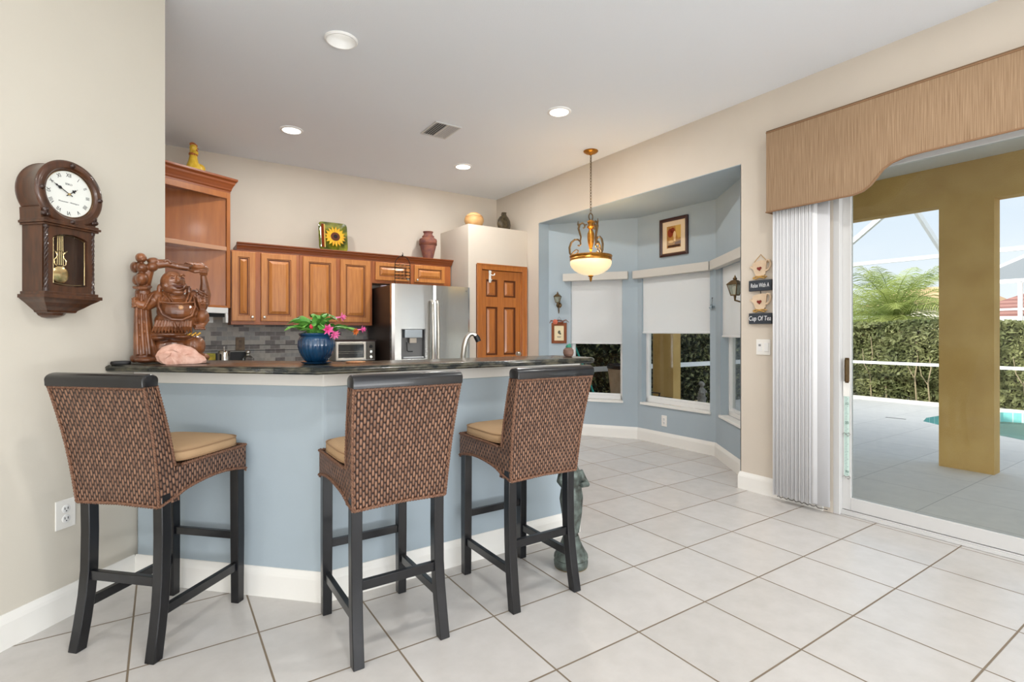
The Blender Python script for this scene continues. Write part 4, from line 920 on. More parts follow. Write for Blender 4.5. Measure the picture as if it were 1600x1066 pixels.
def cact(mb, base, az, reach, rise, segs=4, droop=.03, w0=.016):
    pts = []
    for i in range(segs*6+1):
        t_ = i/(segs*6); pts.append(Vector((base[0]+math.cos(az)*reach*t_, base[1]+math.sin(az)*reach*t_, base[2]+rise*math.sin(t_*PI*.62)-droop*t_*t_)))
    side = Vector((-math.sin(az), math.cos(az), 0)); tilt = rnd.uniform(-.7, .7); rows = []
    for i, p in enumerate(pts):
        t_ = (i % 6)/6; wd = w0*(.35+.65*math.sin(PI*min(1, t_+.12))**.6); 
        nrm = Vector((-math.cos(az)*rise, -math.sin(az)*rise, reach)).normalized(); s = (side*math.cos(tilt)+nrm*math.sin(tilt)); 
        rows.append((p-s*wd, p+nrm*.003, p+s*wd, p-nrm*.002))
    mb.loft([list(r) for r in rows]); return pts[-1]
for k in range(46):
    az = rnd.uniform(0, 2*PI); b = (rnd.uniform(-.03, .03), rnd.uniform(-.03, .03), .135)
    left = math.cos(az) < 0
    rc = rnd.uniform(.06, .13); rs = rnd.uniform(.05, .12) if abs(math.cos(az)) < .7 else rnd.uniform(.03, .08)
    tips.append(cact(mb, b, az, rc, rs, rnd.choice((3, 4)), rnd.uniform(.0, .03), rnd.uniform(.011, .018)))
for az, rc, rs, dr in ((-.25, .19, .05, .02), (-.5, .17, .055, .03), (.1, .16, .06, .02), (3.3, .135, .08, .02), (3.0, .14, .06, .03), (2.7, .12, .085, .01), (3.5, .15, .05, .01)):
    tips.append(cact(mb, (0, 0, .135), az, rc, rs, 5, dr, .016))
mb.build('foliage', mat('cactus_green', (60, 130, 50), .4, col2=(120, 176, 80), vscale=22), pp, smooth=40)
M_pink = mat('pink_petal', (226, 70, 150), .5, col2=(246, 140, 190), vscale=30)
def flower(c, dirn, sc=1, m=M_pink):
    d = Vector(dirn).normalized(); a = d.cross(Vector((0, 0, 1))).normalized(); b = d.cross(a); c = Vector(c); mb = MB()
    mb.tube([c-d*.03*sc, c], .004*sc, 6)
    for lay, (ang, ln, n_) in enumerate(((.9, .028, 7), (.45, .030, 6))):
        for k in range(n_):
            t_ = 2*PI*k/n_+lay*.4; o_ = a*math.cos(t_)+b*math.sin(t_); s = d.cross(o_)
            p1 = c+(d*math.cos(ang)+o_*math.sin(ang))*ln*.55*sc; p2 = c+(d*math.cos(ang*1.3)+o_*math.sin(ang*1.3))*ln*sc
            V = [mb.v(c), mb.v(p1+s*.006*sc), mb.v(p2), mb.v(p1-s*.006*sc)]; mb.f(V)
    mb.tube([c, c+d*.03*sc], .0012*sc, 5); mb.build('flower', m, pp, smooth=0)
flower((.03, -.075, .165), (.2, -1, -.1), 1.15); flower((.062, -.07, .148), (.4, -.8, -.8), 1.15); flower((.110, -.01, .225), (.8, -.4, .1), 1.0); flower((.20, -.045, .165), (1, -.4, .1), .9)
mb = MB(); mb.ball((-.035, -.05, .178), (.009, .009, .012), 12, 8); mb.build('bud', mat('red_bud', (206, 50, 70), .5), pp)
flower((.165, -.06, .155), (.3, -.9, -.1), .8, mat('orange_spent_bloom', (200, 110, 50), .6))
mb = MB(); mb.lathe([(.045, 0), (.048, .003), (.047, .006), (.002, .006)], 28); tag(mb.build('coaster', mat('orange_coaster', (188, 110, 64), .5, col2=(214, 168, 120), vscale=60), None, loc=(.80, 2.60, 1.0808)), 'small round orange coaster on the bar beside the blue pot', 'coaster')
# little round pot at the bar end
sp_ = thing('small_round_jar', 'small round brown ceramic jar with a green cap at the far bar end', 'jar', (2.075, 2.475, 1.0808))
mb = MB(); mb.lathe([(.018, 0), (.026, .006), (.033, .024), (.031, .044), (.020, .056), (.014, .058)], 28); mb.build('body', mat('speckled_clay', (146, 112, 96), .6, col2=(92, 70, 62), vscale=60, vstretch=(.3, .3, 2)), sp_)
mb = MB(); mb.lathe([(.017, .058), (.018, .064), (.012, .074), (.002, .078)], 18); mb.ball((.008, 0, .074), (.012, .006, .008), 10, 6); mb.build('cap', mat('teal_cap', (40, 120, 96), .5), sp_)

# ------------------------------------------------------------------ verdigris statue on the floor
M_verd = mat('verdigris_bronze', (58, 58, 52), .5, metal=.35, col2=(116, 128, 122), vscale=26, bump=.4, bscale=90)
vs = thing('bronze_statue', 'greenish bronze statue of a robed figure on a round base behind the right stool', 'statue', (1.790, 2.115, 0), R(-25))
mb = MB(); mb.lathe([(.082, 0), (.088, .008), (.090, .03), (.084, .042), (.090, .05), (.088, .062), (.074, .085), (.06, .11), (.048, .14), (.040, .165), (.002, .17)], 40); mb.build('pedestal', M_verd, vs)
mb = MB(); mb.loft([[(.086*math.cos(R(a_))*1.0, .086*math.sin(R(a_)), z) for a_ in range(0, 360, 9)] for z in (.001, .006)]); mb.build('foot_ring', mat('worn_bronze', (120, 104, 70), .5, metal=.3), vs)
mb = MB()
mb.tube([(0, 0, .16), (.004, .0, .22), (.0, -.005, .28), (-.004, 0, .36), (0, 0, .42), (.002, 0, .48), (0, 0, .52), (0, 0, .56)], [.036, .026, .046, .056, .044, .055, .038, .02], 20)
mb.tube([(.02, -.01, .18), (.035, -.01, .28), (.045, -.005, .36), (.035, 0, .46)], [.022, .022, .020, .016], 10)
mb.tube([(-.02, -.01, .18), (-.03, -.01, .28), (-.045, -.01, .36), (-.03, 0, .46)], [.02, .022, .020, .016], 10)
mb.ball((0, -.006, .605), (.036, .040, .046), 20, 14); mb.ball((0, .012, .62), (.044, .042, .046), 18, 12); mb.ball((0, -.046, .60), (.006, .008, .009), 8, 6)
mb.tube([(.045, 0, .50), (.066, -.01, .455), (.078, -.03, .435), (.04, -.06, .44)], [.020, .018, .017, .013], 12); mb.ball((.074, -.02, .442), .017, 10, 8)
mb.tube([(-.045, 0, .50), (-.064, -.01, .45), (-.05, -.045, .43), (-.01, -.062, .44)], [.020, .017, .015, .012], 12)
for k in range(7): a_ = k*PI/7+.2; mb.tube([(.03*math.cos(a_), -.03*math.sin(a_), .47), (.05*math.cos(a_), -.052*math.sin(a_), .34), (.028*math.cos(a_), -.030*math.sin(a_), .19)], .006, 6)
mb.build('robed_figure', M_verd, vs, smooth=60, mods=(('REMESH', dict(mode='VOXEL', voxel_size=.004, use_smooth_shade=True)), ('SMOOTH', dict(iterations=2, factor=.5))))

# ------------------------------------------------------------------ decor above the cabinets
M_terra = mat('aged_terracotta', (150, 96, 72), .75, col2=(108, 70, 72), vscale=18, bump=.5, bscale=80)
ur = thing('clay_urn', 'tall reddish brown clay urn standing on the wall cabinets beside the pantry', 'urn', (2.70, 5.88, 2.121))
mb = MB(); mb.lathe([(.056, 0), (.058, .006), (.066, .04), (.080, .10), (.094, .155), (.098, .175), (.104, .18), (.106, .188), (.102, .194), (.106, .20), (.109, .23), (.104, .25), (.085, .262), (.07, .272), (.074, .282), (.074, .288), (.058, .30), (.050, .318), (.056, .332), (.062, .338), (.060, .345), (.05, .345), (.045, .31)], 40); mb.build('body', M_terra, ur)
mb = MB()
for z in (.184, .197): 
    mb.tube([(.106*math.cos(2*PI*k/40), .106*math.sin(2*PI*k/40), z) for k in range(41)], .004, 6)
mb.build('rope_band', mat('rope_clay', (120, 66, 44), .7), ur)
sf = thing('sunflower_plate', 'square glass plate painted with a sunflower, propped above the wall cabinets', 'plate', (1.56, 5.86, 2.121))
Rp = .155; lean = R(-9)
mb = MB(); mb.xf((0, 0, .0), rx=lean)
rings = []
def rsq(h, y, cz, e_=9, n=48): return [(h*math.copysign(abs(math.cos(2*PI*k/n))**(2/e_), math.cos(2*PI*k/n)), y, cz+h*1.04*math.copysign(abs(math.sin(2*PI*k/n))**(2/e_), math.sin(2*PI*k/n))) for k in range(n)]
cz = .166
mb.loft([rsq(Rp*.7, .012, cz), rsq(Rp, -.012, cz), rsq(Rp, -.018, cz), rsq(Rp*.96, -.016, cz), rsq(Rp*.78, .002, cz), rsq(Rp*.4, .003, cz)])
mb.build('plate_body', mat('green_black_glaze', (40, 54, 18), .12, col2=(150, 150, 40), vscale=12, coat=.6), sf, smooth=50)
mb = MB(); mb.xf((.018, 0, cz), rx=lean)
for lay, (n_, l0, l1, w_) in enumerate(((17, .045, .118, .016), (15, .04, .100, .014))):
    for k in range(n_):
        a_ = 2*PI*k/n_+lay*.2; c_, s_ = math.cos(a_), math.sin(a_); y = -.004-lay*.002
        P = [(c_*l0-s_*w_*.5, s_*l0+c_*w_*.5), (c_*(l0+l1)/2-s_*w_*.8, s_*(l0+l1)/2+c_*w_*.8), (c_*l1, s_*l1), (c_*(l0+l1)/2+s_*w_*.8, s_*(l0+l1)/2-c_*w_*.8), (c_*l0+s_*w_*.5, s_*l0-c_*w_*.5)]
        mb.f([mb.v((x, y-.0045+abs(x)*.02, z)) for x, z in P])
# y offset follows tilt in local space
mb.build('petals', mat('sunflower_yellow', (228, 160, 20), .4, col2=(240, 196, 50), vscale=30), sf, smooth=0)
mb = MB(); mb.xf((.018, -.008, cz-.0), rx=lean+PI/2); mb.lathe([(.050, -.006), (.050, .002), (.044, .006), (.002, .008)], 28); fc = mb.build('flower_centre', mat('sunflower_brown', (96, 46, 24), .7, bump=.5, bscale=200), sf)
mb = MB(); mb.xf((.018, -.0085, cz), rx=lean+PI/2); mb.lathe([(.022, .004), (.022, .010), (.002, .011)], 20); mb.build('seed_disc', mat('sunflower_seed', (30, 16, 12), .7), fc)
mb = MB(); mb.xf((-.118, -.022, cz), rx=lean); mb.box(-.012, .012, -.001, .006, -.13, .13); mb.build('red_stripe', mat('red_brown_glaze', (120, 44, 16), .15), sf, smooth=0)
mb = MB(); mb.xf((-.098, -.018, cz), rx=lean); mb.box(-.006, .006, -.001, .006, -.13, .13); mb.build('gold_stripe', mat('gold_glaze', (206, 176, 90), .15), sf, smooth=0)
mb = MB(); mb.bar((-.05, .0, .004), (-.02, .10, .004), .008, .008); mb.bar((.05, 0, .004), (.02, .10, .004), .008, .008); mb.bar((-.02, .10, .004), (0, .03, .2), .006, .006); mb.bar((.02, .10, .004), (0, .03, .2), .006, .006); mb.build('easel', M_iron, sf, smooth=0)
rp_ = thing('round_pot', 'round tan clay pot with a wavy brown band on the pantry ledge', 'pot', (3.13, 5.50, 2.501))
mb = MB(); mb.lathe([(.06, 0), (.068, .004), (.10, .035), (.118, .075), (.116, .105), (.100, .138), (.074, .160), (.052, .168), (.050, .176), (.042, .178), (.038, .165), (.03, .15)], 44); mb.build('body', mat('tan_clay', (176, 134, 84), .6, col2=(196, 158, 108), vscale=12), rp_)
for zz, dz, m_ in ((.125, .011, (146, 96, 52)), (.106, .010, (170, 116, 66))):
    mb = MB(); n = 80; rr = lambda z: 0.1165-max(0, z-.10)*.42+.0012
    V = []
    for k in range(n+1):
        a_ = 2*PI*k/n; z = zz+.006*math.sin(5*a_); V.append([(rr(z+s*dz*.5)*math.cos(a_), rr(z+s*dz*.5)*math.sin(a_), z+s*dz*.5) for s in (-1, 1)])
    for k in range(n): mb.f([mb.v(V[k][0]), mb.v(V[k+1][0]), mb.v(V[k+1][1]), mb.v(V[k][1])])
    mb.build('wavy_band', mat('brown_slip_%d' % m_[0], m_, .6), rp_, smooth=0)
fk = thing('dark_flask', 'dark mottled flat moon flask vase on the pantry ledge by the wall', 'vase', (3.60, 5.56, 2.501), R(25))
mb = MB(); rings = []
for z, w_, d_ in ((0, .05, .035), (.01, .07, .045), (.05, .108, .060), (.10, .125, .066), (.15, .112, .062), (.19, .078, .05), (.21, .04, .035), (.222, .024, .022), (.235, .026, .024), (.245, .038, .03), (.252, .038, .03), (.252, .026, .02)):
    rings.append([(w_*math.cos(2*PI*k/32), d_*math.sin(2*PI*k/32), z) for k in range(32)])
mb.loft(rings); mb.build('body', mat('dark_mottled_glaze', (44, 36, 26), .35, col2=(92, 80, 56), vscale=30, bump=.5, bscale=60), fk)
for s in (-1, 1):
    mb = MB(); mb.tube([(s*.05, 0, .205), (s*.06, 0, .222), (s*.045, 0, .236), (s*.026, 0, .236)], .006, 8); mb.build('handle', mat('dark_mottled_glaze', (44, 36, 26)), fk)
# ceramic rooster
ro = thing('ceramic_rooster', 'yellow and rust ceramic rooster standing on the corner cabinet', 'figurine', (.235, 5.66, 2.717), R(20))
M_yel = mat('yellow_ceramic', (206, 160, 30), .3, col2=(230, 196, 70), vscale=40, vstretch=(1, 1, .4), coat=.3); M_rust = mat('rust_ceramic', (150, 78, 30), .4, col2=(190, 110, 40), vscale=50)
mb = MB(); mb.lathe([(.05, 0), (.078, .004), (.07, .03), (.055, .06), (.042, .10), (.034, .14), (.030, .17), (.030, .21), (.024, .235), (.002, .245)], 24, sy=.8); mb.ball((.06, .01, .05), (.05, .03, .045), 14, 10)
mb.build('body', M_yel, ro, smooth=60)
mb = MB(); mb.ball((0, 0, .225), (.032, .028, .034), 14, 10); mb.ball((.008, -.012, .18), (.032, .026, .020), 12, 8); mb.build('head', M_yel, ro)
mb = MB()
for k in range(5): mb.ball((-.022+k*.012, 0, .256+.008*math.sin(k)), (.011, .008, .015), 8, 6)
for k in range(12): a_ = k*PI/6; mb.ball((.03*math.cos(a_), .024*math.sin(a_), .165), (.010, .009, .013), 8, 6)
mb.tube([(.028, -.008, .226), (.044, -.010, .220)], [.008, .001], 8); mb.ball((.022, -.02, .195), (.010, .008, .018), 8, 6); mb.build('comb_and_collar', M_rust, ro)

# ------------------------------------------------------------------ pendant lamp
pl = thing('pendant_lamp', 'antique gold pendant lamp with an alabaster bowl and scrolled arms hanging on a chain', 'pendant lamp', (3.56, 3.90, 3.05))
mb = MB(); mb.lathe([(.072, 0), (.074, -.006), (.066, -.016), (.055, -.020), (.05, -.026), (.02, -.034), (.008, -.045)], 32); mb.build('canopy', M_gold, pl)
mb = MB(); z = -.045; k = 0
while z > -.625:
    lk = [(.009*math.cos(2*PI*i/10), 0, z-.015+.019*math.sin(2*PI*i/10)) for i in range(11)]
    if k % 2: lk = [(0, x, zz) for x, _, zz in lk]
    mb.tube(lk, .0026, 6, cap=False); z -= .029; k += 1
mb.tube([(.004, .004, -.04), (.006, 0, -.3), (.004, -.004, -.64)], .002, 6); mb.build('chain', M_bronze, pl)
mb = MB(); mb.tube([(.026*math.cos(2*PI*i/20), 0, -.66+.034*math.sin(2*PI*i/20)) for i in range(21)], .0055, 8); mb.build('hanging_ring', M_bronze, pl)
B_ = -1.065  # rim of the bowl (z = 1.985)
mb = MB(); mb.lathe([(.008, -.69), (.030, -.70), (.036, -.715), (.030, -.725), (.026, -.74), (.036, -.755), (.038, -.765), (.028, -.775), (.018, -.785), (.022, -.80), (.034, -.83), (.035, -.87), (.030, -.92), (.020, -.96), (.012, -.975), (.018, -.985), (.014, -.995), (.008, -1.005), (.011, -1.02), (.006, -1.04), (.002, -1.045)], 24); mb.build('centre_column', M_gold, pl)
for ang in range(3):
    a_ = R(20+120*ang); c_, s_ = math.cos(a_), math.sin(a_); mb = MB()
    prof = [(.185, -1.055), (.208, -1.02), (.212, -.965), (.195, -.915), (.160, -.885), (.128, -.885), (.104, -.905), (.100, -.935), (.115, -.950), (.128, -.94)]
    mb.tube([(c_*r_, s_*r_, z) for r_, z in prof], [.009, .010, .011, .011, .010, .009, .009, .008, .008, .011], 8)
    prof = [(.104, -.90), (.098, -.86), (.112, -.81), (.122, -.775), (.112, -.735), (.085, -.72), (.062, -.735), (.060, -.76), (.076, -.772)]
    mb.tube([(c_*r_, s_*r_, z) for r_, z in prof], [.008, .009, .010, .011, .011, .010, .009, .008, .010], 8)
    prof = [(.11, -.765), (.128, -.735), (.126, -.70)]; mb.tube([(c_*r_, s_*r_, z) for r_, z in prof], [.007, .008, .003], 8)
    prof = [(.036, -.735), (.062, -.745)]; mb.tube([(c_*r_, s_*r_, z) for r_, z in prof], .006, 8)
    prof = [(.198, -1.045), (.175, -1.01), (.145, -.985), (.125, -.995), (.128, -1.02), (.145, -1.022)]; mb.tube([(c_*r_, s_*r_, z) for r_, z in prof], [.006, .006, .006, .006, .006, .007], 8)
    mb.build('scroll_arm', M_bronze, pl)
mb = MB(); mb.lathe([(.196, -1.045), (.208, -1.047), (.214, -1.055), (.210, -1.065), (.204, -1.072), (.210, -1.085), (.208, -1.096), (.196, -1.100), (.190, -1.09), (.190, -1.05)], 48, cap=False); mb.build('rim_band', M_gold, pl)
mb = MB(); mb.lathe([(.198, -1.096), (.206, -1.112), (.205, -1.135), (.192, -1.165), (.165, -1.195), (.125, -1.220), (.075, -1.238), (.02, -1.245), (.018, -1.238), (.07, -1.230), (.12, -1.212), (.158, -1.188), (.184, -1.16), (.196, -1.13), (.192, -1.10)], 48, cap=False)
m, nt, b = node_mat('alabaster_glass'); M_alab = m
tc = nt.nodes.new('ShaderNodeTexCoord'); n_ = nt.nodes.new('ShaderNodeTexNoise'); n_.inputs['Scale'].default_value = 5; n_.inputs['Detail'].default_value = 5; nt.links.new(tc.outputs['Object'], n_.inputs[0])
cm = mix_c(nt, math_n(nt, 'MULTIPLY', n_.outputs[0], 1), lin((255, 236, 180)), lin((222, 196, 160)))
nt.links.new(cm, b.inputs['Base Color']); nt.links.new(cm, b.inputs['Emission Color']); b.inputs['Emission Strength'].default_value = .7; b.inputs['Roughness'].default_value = .3
mb.build('glass_bowl', M_alab, pl, smooth=60)
mb = MB(); mb.lathe([(.002, -1.243), (.020, -1.246), (.028, -1.253), (.02, -1.262), (.012, -1.268), (.016, -1.280), (.010, -1.292), (.008, -1.302), (.002, -1.312)], 18); mb.build('finial', M_gold, pl)
for k in range(3):
    a_ = R(80+120*k); mb = MB(); mb.ball((.09*math.cos(a_), .09*math.sin(a_), -1.13), .028, 12, 8); mb.build('bulb', mat('warm_bulb', (255, 240, 200), emit=(255, 226, 160), estr=9), pl)
lt = bpy.data.lights.new('pendant_light', 'POINT'); lt.energy = 9; lt.color = (1, .80, .52); lt.shadow_soft_size = .06; lo = bpy.data.objects.new('pendant_light', lt); C.objects.link(lo); lo.location = (3.56, 3.90, 1.99)

# ------------------------------------------------------------------ bay wall decorations
def bayframe(i): (a, b_, _, _, _) = BAY[i]; return a, math.atan2(b_[1]-a[1], b_[0]-a[0])
def on_bay(i, x, z, out_=0.0): a, rz = bayframe(i); return (a[0]+x*math.cos(rz)+out_*math.sin(rz), a[1]+x*math.sin(rz)-out_*math.cos(rz), z), rz
def lantern(name, label, loc, rz, s=1, reach=.075, tail=.10):
    t = thing(name, label, 'wall lantern', loc, rz)
    mb = MB(); mb.xf(rx=PI/2); mb.lathe([(.036*s, 0), (.036*s, .006), (.028*s, .012), (.010*s, .018), (.004*s, .02)], 24); mb.build('backplate', M_bronze, t)
    mb = MB(); mb.tube([(0, -.012, 0), (0, -reach*.5, -.018*s), (0, -reach, -.004*s), (0, -reach, .028*s)], [.006*s, .006*s, .007*s, .010*s], 10)
    mb.tube([(0, -.010, -.01), (.003, -.022, -.05*s), (0, -.014, -tail*.8), (0, -.02, -tail)], [.009*s, .007*s, .008*s, .004*s], 10); mb.build('bracket', M_bronze, t)
    y = -reach
    mb = MB(); w0, w1, h0, h1 = .020*s, .038*s, .032*s, .108*s
    for sx, sy in ((-1, -1), (1, -1), (1, 1), (-1, 1)): mb.tube([(sx*w0, y+sy*w0, h0), (sx*w1, y+sy*w1, h1)], .0035*s, 6)
    for w_, h_ in ((w0, h0), (w1, h1)): 
        p = [(w_, y-w_, h_), (w_, y+w_, h_), (-w_, y+w_, h_), (-w_, y-w_, h_), (w_, y-w_, h_)]; mb.tube(p, .0042*s, 6)
    mb.lathe([(w0*1.2, h0-.004), (w0*1.2, h0), (.002, h0)], 12, cx=0, cy=y); mb.build('cage', M_bronze, t)
    mb = MB(); rg = lambda w_, z: [(-w_, y-w_, z), (w_, y-w_, z), (w_, y+w_, z), (-w_, y+w_, z)]
    mb.loft([rg(w1*1.15, h1), rg(w1*.5, h1+.028*s), rg(w1*.2, h1+.034*s), rg(w1*.30, h1+.042*s), rg(w1*.16, h1+.05*s), rg(.001, h1+.068*s)]); mb.build('roof', M_bronze, t, smooth=0)
    mb = MB(); mb.loft([rg(w0*.9, h0+.002), rg(w1*.9, h1-.002)]); mb.build('glass', mat('seeded_glass', (206, 208, 190), .15, trans=.7), t, smooth=0)
    return t
p, rz = on_bay(0, .135, 1.565); lantern('lantern_sconce', 'small bronze lantern sconce on the blue bay wall left of the first window', p, rz, .95, .07, .10)
lantern('lantern_sconce', 'bronze lantern sconce at the right edge of the bay, partly behind the beige wall corner', (3.885, 2.428, 1.50), R(180), 1.15, .10, .12)
p, rz = on_bay(0, .137, 1.225)
fp = thing('framed_print', 'small wood framed print topped with a rose, hanging under the bronze lantern sconce', 'picture', p, rz)
hw, hh, fw = .095, .125, .034
mb = MB()
for b4 in ((-hw, -hw+fw, -.018, -.001, -hh, hh), (hw-fw, hw, -.018, -.001, -hh, hh), (-hw+fw, hw-fw, -.018, -.001, -hh, -hh+fw), (-hw+fw, hw-fw, -.018, -.001, hh-fw, hh)): mb.box(*b4)
mb.build('frame', mat('rustic_brown_wood', (112, 58, 28), .5, col2=(134, 72, 36), vscale=12), fp, smooth=0, bevel=.003)
mb = MB(); mb.box(-hw+fw, hw-fw, -.010, -.002, -hh+fw, hh-fw); pr = mb.build('print', mat('cream_paper', (222, 208, 172), .8), fp, smooth=0)
mb = MB(); mb.xf((-.0, -.0108, .012), ry=.4); mb.disc((0, 0, 0), .016, 12, 'y', .022); mb.xf((.012, -.0108, -.004), ry=-.6); mb.disc((0, 0, 0), .012, 10, 'y', .018); mb.xf(); mb.box(-.026, .026, -.0112, -.0102, -.046, -.040); mb.box(-.02, .02, -.0112, -.0102, -.054, -.050); mb.build('ink_drawing', mat('print_ink', (96, 96, 84), .8), pr, smooth=0)
mb = MB(); c0 = (-.045, -.024, hh+.012)
for lay, (n_, r_) in enumerate(((7, .030), (6, .021), (5, .012))):
    for k in range(n_): a_ = 2*PI*k/n_+lay*.5; mb.ball((c0[0]+r_*.6*math.cos(a_), c0[1]-lay*.004, c0[2]+r_*.6*math.sin(a_)), (r_*.5, .005, r_*.5), 10, 6)
mb.build('rose', mat('dusty_rose', (206, 110, 84), .7), fp)
mb = MB(); mb.tube([(-.12, -.012, hh-.005), (-.10, -.02, hh+.028), (-.05, -.015, hh+.02), (0, -.012, hh+.034), (.05, -.02, hh+.02), (.09, -.02, hh+.035), (.125, -.012, hh+.005)], [.003, .010, .008, .010, .010, .010, .003], 8, flat=.5)
mb.tube([(-.02, -.018, hh+.01), (.03, -.022, hh+.0), (.06, -.02, hh+.012)], [.004, .011, .004], 8); mb.build('ribbon', mat('brown_ribbon', (124, 66, 40), .8), fp)
mb = MB(); mb.tube([(-.05, -.006, hh), (0, -.006, hh+.075), (.05, -.006, hh)], .0015, 6); mb.build('hanger', M_iron, fp)

p, rz = on_bay(1, .52, 2.262)
ap = thing('framed_art', 'dark mahogany framed still life print with a cream mat above the centre bay window', 'picture', p, rz)
hw, hh, fw = .182, .205, .034
mb = MB()
rings = []
for ins, y in ((0, -.001), (0, -.026), (.010, -.032), (.020, -.028), (fw, -.014)): rings.append([(-hw+ins, y, -hh+ins), (hw-ins, y, -hh+ins), (hw-ins, y, hh-ins), (-hw+ins, y, hh-ins)])
mb.loft(rings, cap=False); mb.build('frame', mat('mahogany_frame', (58, 24, 14), .3, coat=.4), ap, smooth=0)
mb = MB(); mb.box(-hw+fw-.004, hw-fw+.004, -.0145, -.013, -hh+fw-.004, -hh+fw+.001); mb.box(-hw+fw-.004, hw-fw+.004, -.0145, -.013, hh-fw-.001, hh-fw+.004); mb.box(-hw+fw-.004, -hw+fw+.001, -.0145, -.013, -hh+fw, hh-fw); mb.box(hw-fw-.001, hw-fw+.004, -.0145, -.013, -hh+fw, hh-fw); mb.build('gilt_lip', M_gold, ap, smooth=0)
mb = MB(); mb.box(-hw+fw, hw-fw, -.012, -.001, -hh+fw, hh-fw); mb.build('mat_board', mat('cream_mat', (226, 206, 176), .85), ap, smooth=0)
def canvas(parent, pieces):
    for nm, col, polys, y in pieces:
        mb = MB()
        for P in polys: mb.f([mb.v((x, y, z)) for x, z in P])
        mb.build(nm, mat('print_'+nm, col, .8), parent, smooth=0)
iw_, ih_ = .092, .118
rct = lambda x0, x1, z0, z1: [(x0, z0), (x1, z0), (x1, z1), (x0, z1)]
ov = lambda cx, cz_, rx_, rz_, n=16: [(cx+rx_*math.cos(2*PI*k/n), cz_+rz_*math.sin(2*PI*k/n)) for k in range(n)]
mb = MB(); mb.f([mb.v((x, -.0125, z)) for x, z in rct(-iw_, iw_, -ih_, ih_)]); art = mb.build('print', mat('print_ground', (150, 100, 52), .8, col2=(196, 146, 70), vscale=22), ap, smooth=0)
canvas(art, [('yellow_drape', (206, 166, 84), [[(.02, ih_), (iw_, ih_), (iw_, -.02), (.055, -.02), (.03, .04)]], -.0128),
             ('red_foliage', (140, 52, 20), [ov(-.045, .045, .036, .048), ov(-.015, .07, .03, .030)], -.0130),
             ('table', (168, 136, 100), [rct(-iw_, iw_, -.085, -.035)], -.0131),
             ('white_jug', (226, 196, 150), [ov(.012, .02, .018, .04), rct(.0, .026, -.05, .0)], -.0134),
             ('bowl', (214, 180, 130), [ov(-.035, -.05, .034, .014)], -.0136), ('grey_cloth', (120, 104, 100), [[(.02, -.06), (iw_, -.05), (iw_, -.085), (.01, -.085)]], -.0133),
             ('dark_band', (66, 38, 18), [rct(-.078, .085, -.112, -.088)], -.0134)])
# small hanging ornament between the windows
p, rz = on_bay(1, .985, 1.49)
an = thing('angel_ornament', 'tiny silvery angel ornament hanging between the centre and right bay windows', 'ornament', p, rz)
mb = MB(); mb.tube([(.0, -.008, .085), (.004, -.008, .06), (-.004, -.008, .04), (0, -.008, .022)], .0016, 6); mb.ball((0.002, -.006, .088), .005, 8, 6); mb.build('cord', M_iron, an)
mb = MB(); mb.ball((-.002, -.014, .014), (.010, .008, .010), 12, 8); mb.tube([(-.002, -.014, .008), (-.004, -.014, -.02)], [.006, .016], 12); mb.tube([(.004, -.012, 0), (.020, -.012, .006), (.022, -.010, -.02)], [.004, .009, .003], 8); mb.tube([(-.008, -.014, 0), (-.024, -.016, -.012), (-.03, -.016, -.004)], [.004, .006, .002], 8); mb.build('angel', mat('pewter', (150, 164, 172), .3, metal=.5), an)

# hanging sign on the beige wall right of the bay
sg = thing('hanging_sign', 'two-tier hanging sign of cream teacups over black boards on the beige wall', 'sign', (3.8, 2.252, 1.46), R(-90))
M_slate = mat('black_board', (52, 58, 66), .6); M_cream = mat('cream_wood', (218, 196, 168), .6, col2=(206, 180, 150), vscale=20)
def outline(mb, P, y0, y1):
    a_ = [mb.v((x, y0, z)) for x, z in P]; b_ = [mb.v((x, y1, z)) for x, z in P]; mb.f(a_); mb.f(b_[::-1])
    for i in range(len(P)): mb.f([a_[i], a_[(i+1) % len(P)], b_[(i+1) % len(P)], b_[i]])
def cup(zc, parent):
    mb = MB(); mb.xf((-.004, 0, zc), ry=R(-6))
    body = [(-.018, -.062), (.026, -.062), (.040, -.052), (.046, -.03), (.052, .006), (.060, .040), (.050, .052), (.02, .058), (-.02, .056), (-.05, .046), (-.055, .034), (-.050, .0), (-.042, -.035), (-.034, -.054)]
    outline(mb, body, -.020, -.008)
    outline(mb, [(-.05, .02), (-.062, .030), (-.075, .026), (-.078, .016), (-.066, .012), (-.05, -.004)], -.019, -.009)
    hp = [(.050, .040), (.066, .050), (.082, .044), (.088, .022), (.080, -.006), (.064, -.022), (.047, -.026)]
    mb.tube([(x, -.014, z) for x, z in hp], .008, 8); c_ = mb.build('teacup', M_cream, parent, smooth=0)
    mb = MB(); mb.xf((-.004, 0, zc), ry=R(-6)); hpnt = []
    for k in range(24): t_ = 2*PI*k/24; hpnt.append((.0013*16*math.sin(t_)**3*.9, .0013*(13*math.cos(t_)-5*math.cos(2*t_)-2*math.cos(3*t_)-math.cos(4*t_))*.85-.004))
    outline(mb, hpnt, -.024, -.0205); mb.build('heart', mat('dark_red_heart', (120, 40, 30), .5), c_, smooth=0)
    mb = MB(); mb.xf((-.004, 0, zc))
    mb.tube([(-.056, -.012, -.072), (-.03, -.016, -.060), (.0, -.022, -.066), (.03, -.016, -.060), (.056, -.012, -.068), (.04, -.018, -.078), (.0, -.022, -.068), (-.03, -.018, -.080), (-.056, -.012, -.072)], .0055, 6)
    mb.ball((0, -.024, -.067), .008, 8, 6); mb.build('raffia_bow', mat('raffia', (186, 146, 80), .8), c_)
